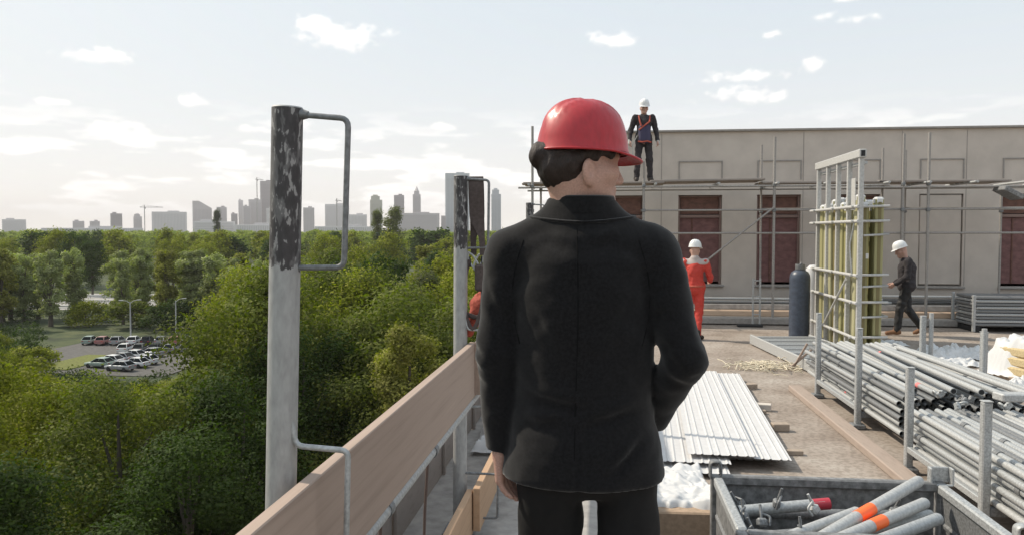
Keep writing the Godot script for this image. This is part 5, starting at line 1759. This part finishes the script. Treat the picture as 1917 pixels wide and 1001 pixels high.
# ---------------------------------------------------------------- steel bin in the foreground
func bin_and_contents() -> void:
	var x0 := 0.62
	var x1 := 1.815
	var z0 := -3.63
	var z1 := -4.49
	var c := Vector3((x0 + x1) / 2, 0, (z0 + z1) / 2)
	var w := x1 - x0
	var d := z0 - z1
	var t := thing("steel_bin", "open grey steel stacking bin with loop corners in the foreground", "bin", c)
	for s in [-1.0, 1.0]:
		var a := obj("long_side", bx(Vector3(w - 0.08, 0.46, 0.008), 0.002, Vector3(0, 0.33, s * (d / 2 - 0.01))), mt.steel_box, t)
		obj("rim", bx(Vector3(w - 0.06, 0.052, 0.05), 0.008, Vector3(0, 0.588, s * (d / 2 - 0.012))), mt.steel_box, a)
		obj("pressing", bx(Vector3(w - 0.14, 0.035, 0.03), 0.01, Vector3(0, 0.40, s * (d / 2 - 0.01))), mt.steel_box, a)
		var b := obj("short_side", bx(Vector3(0.008, 0.46, d - 0.08), 0.002, Vector3(s * (w / 2 - 0.01), 0.33, 0)), mt.galv_dark if s > 0 else mt.steel_box, t)
		obj("rim", bx(Vector3(0.05, 0.05, d - 0.1), 0.008, Vector3(s * (w / 2 - 0.014), 0.585, 0)), mt.galv, b)
		obj("pressing", bx(Vector3(0.03, 0.035, d - 0.14), 0.01, Vector3(s * (w / 2 - 0.01), 0.40, 0)), mt.galv_dark, b)
	obj("floor", bx(Vector3(w - 0.02, 0.012, d - 0.02), 0.002, Vector3(0, 0.11, 0)), mt.steel_box, t)
	for sx in [-1.0, 1.0]:
		for sz in [-1.0, 1.0]:
			var p := obj("corner_post", bx(Vector3(0.05, 0.6, 0.05), 0.006, Vector3(sx * (w / 2 - 0.005), 0.31, sz * (d / 2 - 0.005))), mt.steel_box, t)
			obj("foot", bx(Vector3(0.09, 0.012, 0.09), 0.002, Vector3(sx * (w / 2 - 0.005), 0.006, sz * (d / 2 - 0.005))), mt.steel_box, p)
			# bent flat loop on top of the post
			var lp := MB.new()
			var e := Vector3(sx * (w / 2 - 0.005), 0.60, sz * (d / 2 - 0.005))
			if sx > 0.0 and sz < 0.0:
				for q in [[Vector3(0, 0.0, 0.02), Vector3(0.11, 0.012, 0.02)], [Vector3(-0.055, 0.045, 0.0), Vector3(0.012, 0.09, 0.05)], [Vector3(0.055, 0.045, 0.0), Vector3(0.012, 0.09, 0.05)], [Vector3(0, 0.045, -0.025), Vector3(0.1, 0.085, 0.01)]]:
					lp.box(e + q[0], q[1], 0.004)
			elif sx > 0.0 or sz < 0.0:
				var path := bent([Vector3(-0.028, 0.0, 0), Vector3(-0.028, 0.085, 0), Vector3(0.028, 0.085, 0), Vector3(0.028, 0.02, 0)], 0.022)
				var g := []
				for k in path.size():
					var dd: Vector3 = (path[mini(k + 1, path.size() - 1)] - path[maxi(k - 1, 0)]).normalized()
					var nn := Vector3(-dd.y, dd.x, 0) * 0.007
					g.append(PackedVector3Array([e + path[k] + nn + Vector3(0, 0, 0.022), e + path[k] - nn + Vector3(0, 0, 0.022), e + path[k] - nn - Vector3(0, 0, 0.022), e + path[k] + nn - Vector3(0, 0, 0.022)]))
				lp.grid(g, true)
				lp.fan(g[0], Vector3.DOWN); lp.fan(g[-1], Vector3.DOWN)
			if lp.v.size() > 0: obj("stacking_loop", lp.mesh(), mt.galv if sx > 0.0 else mt.galv_dark, p)
	# what lies in it
	var items := [
		[Vector3(0.98, 0.555, -3.72), Vector3(1.66, 0.645, -4.38), 0.030, "galv_pale", 0.42, "grey steel tube with an orange band, upper one in the bin"],
		[Vector3(1.06, 0.565, -3.7), Vector3(1.63, 0.58, -4.22), 0.030, "galv_pale", 0.42, "grey steel tube with an orange band, lower one in the bin"],
		[Vector3(1.22, 0.56, -3.7), Vector3(1.64, 0.55, -4.08), 0.030, "galv", -1.0, "plain grey tube at the right front of the bin"],
		[Vector3(0.69, 0.535, -4.12), Vector3(1.13, 0.57, -4.18), 0.029, "galv", -1.0, "mid-grey tube lying across the bin at the left"],
		[Vector3(0.82, 0.55, -3.72), Vector3(1.24, 0.59, -4.02), 0.027, "galv_pale", -1.0, "pale tube crossing behind the near side of the bin"],
		[Vector3(0.70, 0.50, -3.85), Vector3(1.1, 0.50, -3.98), 0.028, "galv_dark", -1.0, "dark tube deep in the bin at the left"],
		[Vector3(0.7, 0.47, -4.28), Vector3(1.7, 0.48, -4.32), 0.028, "galv_dark", -1.0, "dark tube along the far side of the bin"],
		[Vector3(0.95, 0.49, -3.75), Vector3(1.68, 0.50, -4.28), 0.03, "galv", -1.0, "grey tube under the banded ones in the bin"],
		[Vector3(0.72, 0.44, -3.76), Vector3(1.66, 0.45, -3.84), 0.03, "galv", -1.0, "grey tube along the near side deep in the bin"],
	]
	for it in items:
		var a: Vector3 = it[0]
		var b: Vector3 = it[1]
		var o := thing("short_tube", it[5], "tube", a)
		obj("tube", tb([Vector3.ZERO, (b - a) * 0.985, b - a], [it[2], it[2], it[2] * 0.9], 16), mt[it[3]], o)
		obj("bore", tb([(b - a), (b - a) * 1.002], it[2] * 0.72, 12), mt.black, o)
		if it[4] > 0.0:
			obj("orange_band", tb([(b - a) * (it[4] - 0.07), (b - a) * (it[4] + 0.07)], it[2] * 1.04, 16), mt.orange, o)
		if it[5].begins_with("mid-grey"):
			obj("red_end", tb([(b - a) * 0.86, (b - a) * 1.05], it[2] * 1.03, 12), mt.redtape, o)
	rn.seed = 17
	var fit := MB.new()
	fit.box(Vector3.ZERO, Vector3(0.05, 0.042, 0.036), 0.009)
	fit.tube([Vector3(0, 0, 0), Vector3(0.0, 0.085, 0.008)], 0.007, 8)
	fit.tube(bent([Vector3(-0.036, -0.014, 0), Vector3(-0.044, 0.03, 0), Vector3(0.0, 0.044, 0.014)], 0.015), 0.0065, 6)
	var fm := fit.mesh()
	var spots := [Vector3(0.70, 0.55, -4.0), Vector3(0.77, 0.55, -3.93), Vector3(0.88, 0.58, -4.13), Vector3(0.72, 0.53, -3.82), Vector3(0.92, 0.55, -3.78), Vector3(0.71, 0.53, -4.22), Vector3(1.05, 0.58, -4.06), Vector3(1.5, 0.50, -4.3)]
	var words := ["dark steel fitting at the left end of the mid-grey tube in the bin", "dark steel fitting left in the bin, next to the tube end", "upright fitting clamped on the mid-grey tube in the bin", "steel fitting at the near left corner inside the bin", "steel fitting by the near side of the bin", "steel fitting at the far left corner inside the bin", "pale upright fitting in the middle of the bin", "dark fitting under the banded tubes at the far side of the bin"]
	for i in spots.size():
		var o := obj("tube_fitting", fm, mt.galv_dark if i != 6 else mt.galv_pale, null, spots[i])
		o.rotation = Vector3(rn.randf_range(-0.6, 0.6), rn.randf() * TAU, rn.randf_range(-0.5, 0.5))
		tag(o, words[i], "fitting")

# ---------------------------------------------------------------- workers
func joints(sp: float, lift := 0.0) -> Dictionary:
	return {"pelvis": Vector3(0, 0.95, 0), "chest": Vector3(0, 1.27, 0), "neck": Vector3(0, 1.47, 0.01), "head": Vector3(0, 1.645, -0.02),
		"sh_l": Vector3(-0.185, 1.405, 0), "sh_r": Vector3(0.185, 1.405, 0), "el_l": Vector3(-0.25, 1.13, 0.02), "el_r": Vector3(0.25, 1.13, 0.02), "wr_l": Vector3(-0.26, 0.89, -0.06), "wr_r": Vector3(0.26, 0.89, -0.06),
		"hip_l": Vector3(-0.095, 0.92, 0), "hip_r": Vector3(0.095, 0.92, 0), "kn_l": Vector3(-0.1 - sp * 0.5, 0.5, -0.01), "kn_r": Vector3(0.1 + sp * 0.5, 0.5, -0.01), "an_l": Vector3(-0.1 - sp, 0.085, 0.03), "an_r": Vector3(0.1 + sp, 0.085, 0.03), "toe_l": Vector3(-0.12 - sp, 0.045, -0.13), "toe_r": Vector3(0.12 + sp, 0.045, -0.13)}

func hat(t: Node3D, c: Vector3, look: Basis, m: Material, s := 1.0) -> void:
	var h := obj("helmet", helm, m, t, c + look.y * 0.038)
	h.basis = (look * Basis(Vector3.RIGHT, 0.06)).scaled_local(Vector3(s, s, s))

var helm: ArrayMesh

func workers() -> void:
	helm = helmet_shell()
	var no := FastNoiseLite.new()
	no.seed = 6; no.frequency = 9.0; no.fractal_octaves = 2
	# red overalls, seen from behind
	var j := joints(0.0)
	j.kn_l = Vector3(-0.09, 0.5, -0.06); j.an_l = Vector3(-0.06, 0.085, -0.08); j.toe_l = Vector3(-0.03, 0.045, -0.24)
	j.kn_r = Vector3(0.085, 0.5, 0.0); j.an_r = Vector3(0.07, 0.085, 0.12); j.toe_r = Vector3(0.14, 0.045, -0.02)
	j.el_r = Vector3(0.27, 1.13, -0.06); j.wr_r = Vector3(0.25, 1.06, -0.30)
	var look := frame_of(Vector3(0.25, -0.12, -1).normalized())
	var t := thing("person", "worker in red overalls and white helmet, seen from behind near the steps", "person", Vector3(1.66, 0, -14.85), -0.2)
	obj("body", build_body(j, look, 0.35, 0.02, 0.009, 0.007), mt.skin, t)
	var f := make_jacket(j, 0.82, 0.018, 1.0, no)
	obj("jacket", surf(f), mt.overall_red, t)
	obj("trousers", surf(make_trousers(j, 1.05, 0.018, no)), mt.overall_red, t)
	# pale yoke over the shoulders
	var y := Field.new(Vector3(-0.35, 1.25, -0.3), Vector3(0.35, 1.6, 0.3), 0.015)
	y.cap(j.chest, j.neck, 0.145, 0.085, 0.06)
	for s in ["l", "r"]: y.cap(j.chest + Vector3(0, 0.06, 0), j["sh_" + s] + Vector3(0, 0.004, 0), 0.1, 0.074, 0.06)
	y.cut_below(1.36)
	obj("yoke", surf(y), mt.overall_grey, t)
	obj("belt", tb_ring(Vector3(0, 0.98, 0), 0.168, 0.165, 0.02), mt.redwool, t)
	boots(j, t, mt.boot)
	hat(t, j.head, look, mt.helmet_white)
	# dark clothes, walking to the left, head bent
	j = joints(0.0)
	j.head = Vector3(0, 1.62, -0.11); j.neck = Vector3(0, 1.46, -0.03)
	j.kn_l = Vector3(-0.09, 0.51, -0.12); j.an_l = Vector3(-0.08, 0.085, -0.16); j.toe_l = Vector3(-0.09, 0.045, -0.33)
	j.kn_r = Vector3(0.09, 0.5, 0.04); j.an_r = Vector3(0.08, 0.14, 0.30); j.toe_r = Vector3(0.08, 0.05, 0.17)
	j.el_l = Vector3(-0.24, 1.13, -0.02); j.wr_l = Vector3(-0.17, 0.98, -0.22); j.el_r = Vector3(0.24, 1.13, 0.02); j.wr_r = Vector3(0.19, 0.97, -0.2)
	look = frame_of(Vector3(0, -0.42, -1).normalized())
	t = thing("person", "worker in dark clothes and white helmet walking left behind the white frame rack", "person", Vector3(5.72, 0, -15.9), 1.35)
	obj("body", build_body(j, look, 0.4, 0.02, 0.009, 0.007), mt.skin, t)
	obj("jacket", surf(make_jacket(j, 0.84, 0.018, 1.02, no)), mt.work_dark, t)
	obj("trousers", surf(make_trousers(j, 1.05, 0.018, no)), mt.black, t)
	boots(j, t, mt.boot_tan)
	hat(t, j.head, look, mt.helmet_white)
	# on the scaffold boards, facing the camera
	j = joints(0.05)
	j.head = Vector3(0, 1.635, -0.05)
	j.el_l = Vector3(-0.27, 1.14, 0.04); j.wr_l = Vector3(-0.30, 0.90, -0.04); j.el_r = Vector3(0.28, 1.14, 0.04); j.wr_r = Vector3(0.31, 0.90, -0.04)
	look = frame_of(Vector3(0.0, -0.3, -1).normalized())
	t = thing("person", "worker in dark jacket, blue apron and red harness standing on the scaffold boards", "person", Vector3(0.87, 3.045, -17.85), PI + 0.1)
	obj("body", build_body(j, look, 0.5, 0.02, 0.009, 0.007), mt.skin, t)
	for s in [-1.0, 1.0]:
		obj("eye", tb([Vector3(0, 0, -0.001), Vector3(0, 0, -0.009)], [0.012, 0.008], 8), mt.black, t, j.head + look * Vector3(0.032 * s, -0.008, -0.077))
	obj("jacket", surf(make_jacket(j, 0.86, 0.018, 1.0, no)), mt.work_dark, t)
	obj("trousers", surf(make_trousers(j, 1.05, 0.018, no)), mt.work_dark, t)
	var ap := Field.new(Vector3(-0.2, 0.8, -0.3), Vector3(0.2, 1.35, 0.05), 0.013)
	ap.cap(Vector3(-0.05, 1.18, -0.09), Vector3(-0.05, 0.92, -0.10), 0.08, 0.085, 0.03)
	ap.cap(Vector3(0.05, 1.18, -0.09), Vector3(0.05, 0.92, -0.10), 0.08, 0.085, 0.03)
	obj("apron", surf(ap), mt.work_blue, t)
	for p in [[Vector3(-0.12, 1.44, -0.06), Vector3(-0.10, 1.3, -0.165), Vector3(0.02, 1.21, -0.18), Vector3(0.13, 1.12, -0.16)], [Vector3(0.12, 1.44, -0.06), Vector3(0.11, 1.3, -0.165), Vector3(0.08, 1.2, -0.18)], [Vector3(-0.14, 0.86, -0.12), Vector3(-0.05, 0.88, -0.18), Vector3(0.06, 0.86, -0.18), Vector3(0.14, 0.88, -0.12)]]:
		obj("harness_strap", tb(p, 0.018, 6), mt.redwool, t)
	for s in ["l", "r"]:
		var g := Field.new(j["wr_" + s] - Vector3(0.12, 0.2, 0.12), j["wr_" + s] + Vector3(0.12, 0.1, 0.12), 0.01)
		var d: Vector3 = (j["wr_" + s] - j["el_" + s]).normalized()
		g.cap(j["wr_" + s] - d * 0.03, j["wr_" + s] + d * 0.07, 0.038, 0.036, 0.02)
		obj("glove_cuff", surf(g), mt.glove, t)
	obj("work_rope", tb(bent([Vector3(0.16, 1.0, -0.12), Vector3(0.26, 0.8, -0.1), Vector3(0.25, 0.55, -0.08), Vector3(0.21, 0.75, -0.05)], 0.05), 0.009, 6), mt.glove, t)
	boots(j, t, mt.boot)
	hat(t, j.head, look, mt.helmet_white)

func tb_ring(c: Vector3, rx: float, rz: float, r: float) -> ArrayMesh:
	var p := []
	for k in 25:
		p.append(c + Vector3(cos(TAU * k / 24) * rx, 0, sin(TAU * k / 24) * rz))
	return MB.new().tube(p, r, 8, false).mesh()

# ---------------------------------------------------------------- the man in the foreground
func walking_man() -> void:
	var t := thing("person", "man in dark suit and red helmet seen from behind, head turned right", "person", Vector3(-0.062, 0.4, -2.14))
	var look := frame_of(Vector3(0.90, -0.07, -0.43).normalized())
	var c := Vector3(0.001, 1.742, 0.0)
	var j := {"pelvis": Vector3(0.01, 0.97, 0), "chest": Vector3(0.005, 1.33, 0), "neck": Vector3(0.008, 1.56, 0.0), "head": c,
		"sh_l": Vector3(-0.188, 1.482, 0.0), "sh_r": Vector3(0.196, 1.492, 0.0), "el_l": Vector3(-0.222, 1.215, 0.02), "el_r": Vector3(0.272, 1.225, 0.06), "wr_l": Vector3(-0.212, 0.965, -0.01), "wr_r": Vector3(0.2, 1.03, -0.1),
		"hd_l": Vector3(0.07, -1, -0.12), "palm_l": Vector3(1, 0, 0.15), "thumb_l": Vector3(0.35, 0, -1), "hd_r": Vector3(-0.3, -1, -0.2), "palm_r": Vector3(-1, 0, 0), "thumb_r": Vector3(0, 0, -1),
		"hip_l": Vector3(-0.075, 0.92, 0), "hip_r": Vector3(0.128, 0.92, 0), "kn_l": Vector3(-0.088, 0.5, -0.1), "kn_r": Vector3(0.14, 0.5, 0.0), "an_l": Vector3(-0.085, 0.09, -0.08), "an_r": Vector3(0.125, 0.09, 0.1), "toe_l": Vector3(-0.1, 0.045, -0.24), "toe_r": Vector3(0.15, 0.045, -0.06)}
	obj("body", build_body(j, look, 0.26, 0.02, 0.0045, 0.004, 0.78), mt.skin, t)
	var no := FastNoiseLite.new()
	no.seed = 16; no.frequency = 5.5; no.fractal_octaves = 3
	# jacket: torso from ellipses, then sleeves
	var f := Field.new(Vector3(-0.33, 0.86, -0.24), Vector3(0.38, 1.66, 0.24), 0.0105)
	f.slabs([[0.86, 0.012, 0.0, 0.224, 0.15], [0.95, 0.01, 0.0, 0.212, 0.148], [1.12, 0.004, 0.0, 0.186, 0.128], [1.25, 0.005, 0.0, 0.190, 0.13], [1.38, 0.006, 0.0, 0.196, 0.138], [1.47, 0.006, 0.0, 0.185, 0.128], [1.53, 0.006, 0.0, 0.155, 0.112], [1.575, 0.008, 0.0, 0.115, 0.095], [1.605, 0.01, 0.0, 0.09, 0.085], [1.63, 0.01, 0.0, 0.082, 0.080]], 0.03)
	for s in ["l", "r"]:
		var sg := -1.0 if s == "l" else 1.0
		f.cap(Vector3(0.1 * sg, 1.5, 0.0), j["sh_" + s] + Vector3(0.0, 0.006, 0), 0.06, 0.062, 0.045)
		f.cap(Vector3(0.05 * sg, 1.585, 0.005), Vector3(0.15 * sg, 1.52, 0.0), 0.045, 0.05, 0.05)
		f.cap(j["sh_" + s], j["el_" + s], 0.07, 0.054, 0.022)
		f.cap(j["el_" + s], j["wr_" + s], 0.054, 0.044, 0.018, true)
	f.wrinkle(no, 0.008, Vector3(1.0, 1.5, 1.0))
	f.cut_below(0.892)
	# folds: elbows, armpits, across the small of the back, towards the pocketed hand, the vent
	for q in [[-0.29, 1.25, 0.03, -0.20, 1.20, 0.07], [-0.285, 1.20, 0.03, -0.20, 1.165, 0.06], [-0.28, 1.155, 0.03, -0.19, 1.14, 0.05], [0.20, 1.27, 0.09, 0.325, 1.215, 0.09], [0.21, 1.235, 0.11, 0.325, 1.175, 0.08], [0.22, 1.19, 0.09, 0.30, 1.135, 0.06], [-0.16, 1.40, 0.12, -0.06, 1.25, 0.14], [-0.17, 1.34, 0.11, -0.10, 1.17, 0.13], [0.165, 1.40, 0.12, 0.07, 1.27, 0.14], [0.175, 1.33, 0.11, 0.11, 1.18, 0.13], [-0.15, 1.13, 0.10, 0.02, 1.10, 0.135], [0.16, 1.10, 0.09, 0.0, 1.05, 0.14], [-0.17, 1.05, 0.09, -0.03, 1.06, 0.145], [0.17, 1.03, 0.09, 0.08, 0.93, 0.14], [-0.10, 1.545, 0.09, -0.02, 1.50, 0.13], [0.11, 1.545, 0.09, 0.03, 1.50, 0.13], [0.24, 1.42, 0.05, 0.19, 1.30, 0.09], [-0.24, 1.42, 0.05, -0.20, 1.30, 0.08]]:
		f.crease(Vector3(q[0], q[1], q[2]), Vector3(q[3], q[4], q[5]), 0.015, 0.012)
		f.crease(Vector3(q[0], q[1] + 0.024, q[2]), Vector3(q[3], q[4] + 0.026, q[5]), 0.015, -0.009)
	f.crease(Vector3(0.004, 1.09, 0.14), Vector3(0.004, 0.80, 0.155), 0.011, 0.02)
	obj("jacket", surf(f), mt.suit, t)
	# collar standing round the neck
	var col := MB.new()
	var rows := []
	for q in [[0.088, 1.600, 0.084], [0.0835, 1.624, 0.081], [0.082, 1.640, 0.0795], [0.079, 1.6455, 0.077], [0.075, 1.640, 0.073], [0.072, 1.60, 0.071], [0.072, 1.54, 0.071]]:
		var row := PackedVector3Array()
		for k in 36:
			var a := TAU * k / 36
			var drop := smoothstep(0.2, 1.0, -sin(a)) * 0.07
			row.append(Vector3(0.01 + cos(a) * q[0], q[1] - drop, sin(a) * q[2] + 0.004))
		rows.append(row)
	col.grid(rows, true)
	obj("collar", col.mesh(), mt.suit, t)
	var edge := []
	for i in 19:
		var a := lerpf(-0.35, PI + 0.35, i / 18.0)
		var p := Vector3(0.01, 1.592 - 0.016 * sin(a), 0.0)
		var r := 0.2
		while r > 0.05 and f.val(p + Vector3(cos(a), 0, sin(a)) * r) > 0.0:
			r -= 0.002
		edge.append(p + Vector3(cos(a), 0, sin(a)) * (r + 0.001))
	obj("collar_edge", tb(edge, 0.0042, 6), mt.suit, t)
	# seams: down the back and round the left and right armholes
	for sm in 3:
		var pts := []
		for i in 22:
			var q := i / 21.0
			var p := Vector3(-0.004 + 0.004 * sin(q * 5.0), 1.56 - q * 0.62, 0.0)
			if sm > 0:
				var sg := -1.0 if sm == 1 else 1.0
				p = Vector3(sg * (0.148 + 0.03 * sin(q * PI * 0.9) ) + 0.004, 1.53 - q * 0.27, 0.0)
			var z := 0.23
			while z > -0.05 and f.val(Vector3(p.x, p.y, z)) > 0.0:
				z -= 0.002
			p.z = z
			pts.append(p)
		obj("seam", tb(pts, 0.002, 5), mt.seam, t)
	# trousers
	var g := Field.new(Vector3(-0.24, 0.03, -0.26), Vector3(0.28, 1.05, 0.28), 0.014)
	g.cap(Vector3(-0.045, 0.955, 0), Vector3(0.085, 0.955, 0), 0.125, 0.122, 0.04)
	for s in ["l", "r"]:
		g.cap(j["hip_" + s] + Vector3(0, -0.03, 0), j["kn_" + s], 0.092 if s == "l" else 0.086, 0.076, 0.006)
		g.cap(j["kn_" + s], j["an_" + s], 0.078, 0.066, 0.03, true)
	g.wrinkle(no, 0.014)
	obj("trousers", surf(g), mt.suit_trouser, t)
	boots(j, t, mt.boot)
	# hair: cap over the back of the head, a tuft at the back, sides down to the ear
	var hn := FastNoiseLite.new()
	hn.seed = 2; hn.frequency = 26.0; hn.fractal_octaves = 3
	var F := -look.z
	var U := look.y
	var R := look.x
	var h := Field.new(c - Vector3(0.19, 0.15, 0.15), c + Vector3(0.14, 0.12, 0.15), 0.0055)
	h.ell(c - F * 0.035 + U * 0.005, Vector3(0.081, 0.085, 0.078), look, 0.02)
	h.ell(c - F * 0.05 - U * 0.035, Vector3(0.066, 0.052, 0.058), look, 0.03)
	h.ell(c - F * 0.112 + U * 0.002 + R * 0.005, Vector3(0.036, 0.034, 0.034), look, 0.012)
	h.ell(c - F * 0.085 - U * 0.035 + R * 0.015, Vector3(0.045, 0.036, 0.036), look, 0.014)
	for s in [-1.0, 1.0]:
		h.ell(c + F * 0.022 + U * 0.022 + R * 0.06 * s, Vector3(0.022, 0.026, 0.05), look, 0.015)
		h.ell(c - F * 0.045 - U * 0.015 + R * 0.058 * s, Vector3(0.019, 0.042, 0.024), look, 0.015)
		h.ell(c - F * 0.004 + U * 0.006 + R * 0.066 * s, Vector3(0.014, 0.022, 0.03), look, 0.012)
	h.wrinkle(hn, 0.010, Vector3(1, 0.5, 1))
	obj("hair", surf(h), mt.hair, t)
	for s in [-1.0, 1.0]:
		var e := obj("eye", tb([Vector3(0, 0, 0.004), Vector3(0, 0, -0.006), Vector3(0, 0, -0.010)], [0.013, 0.011, 0.004], 10), mt.helmet_white, t, c + look * Vector3(0.031 * s, -0.008, -0.073))
		e.basis = look
		obj("pupil", tb([Vector3(0, 0, -0.009), Vector3(0, 0, -0.011)], 0.005, 8), mt.black, e)
		obj("eyebrow", tb([c + look * Vector3(0.016 * s, 0.014, -0.101), c + look * Vector3(0.034 * s, 0.02, -0.096), c + look * Vector3(0.052 * s, 0.014, -0.083)], 0.004, 6), mt.hair, t)
	var hl := obj("helmet", helm, mt.helmet_red, t, c + U * 0.020 + F * 0.004)
	hl.basis = (look * Basis(Vector3.RIGHT, 0.03)).scaled_local(Vector3(0.96, 0.99, 0.935))
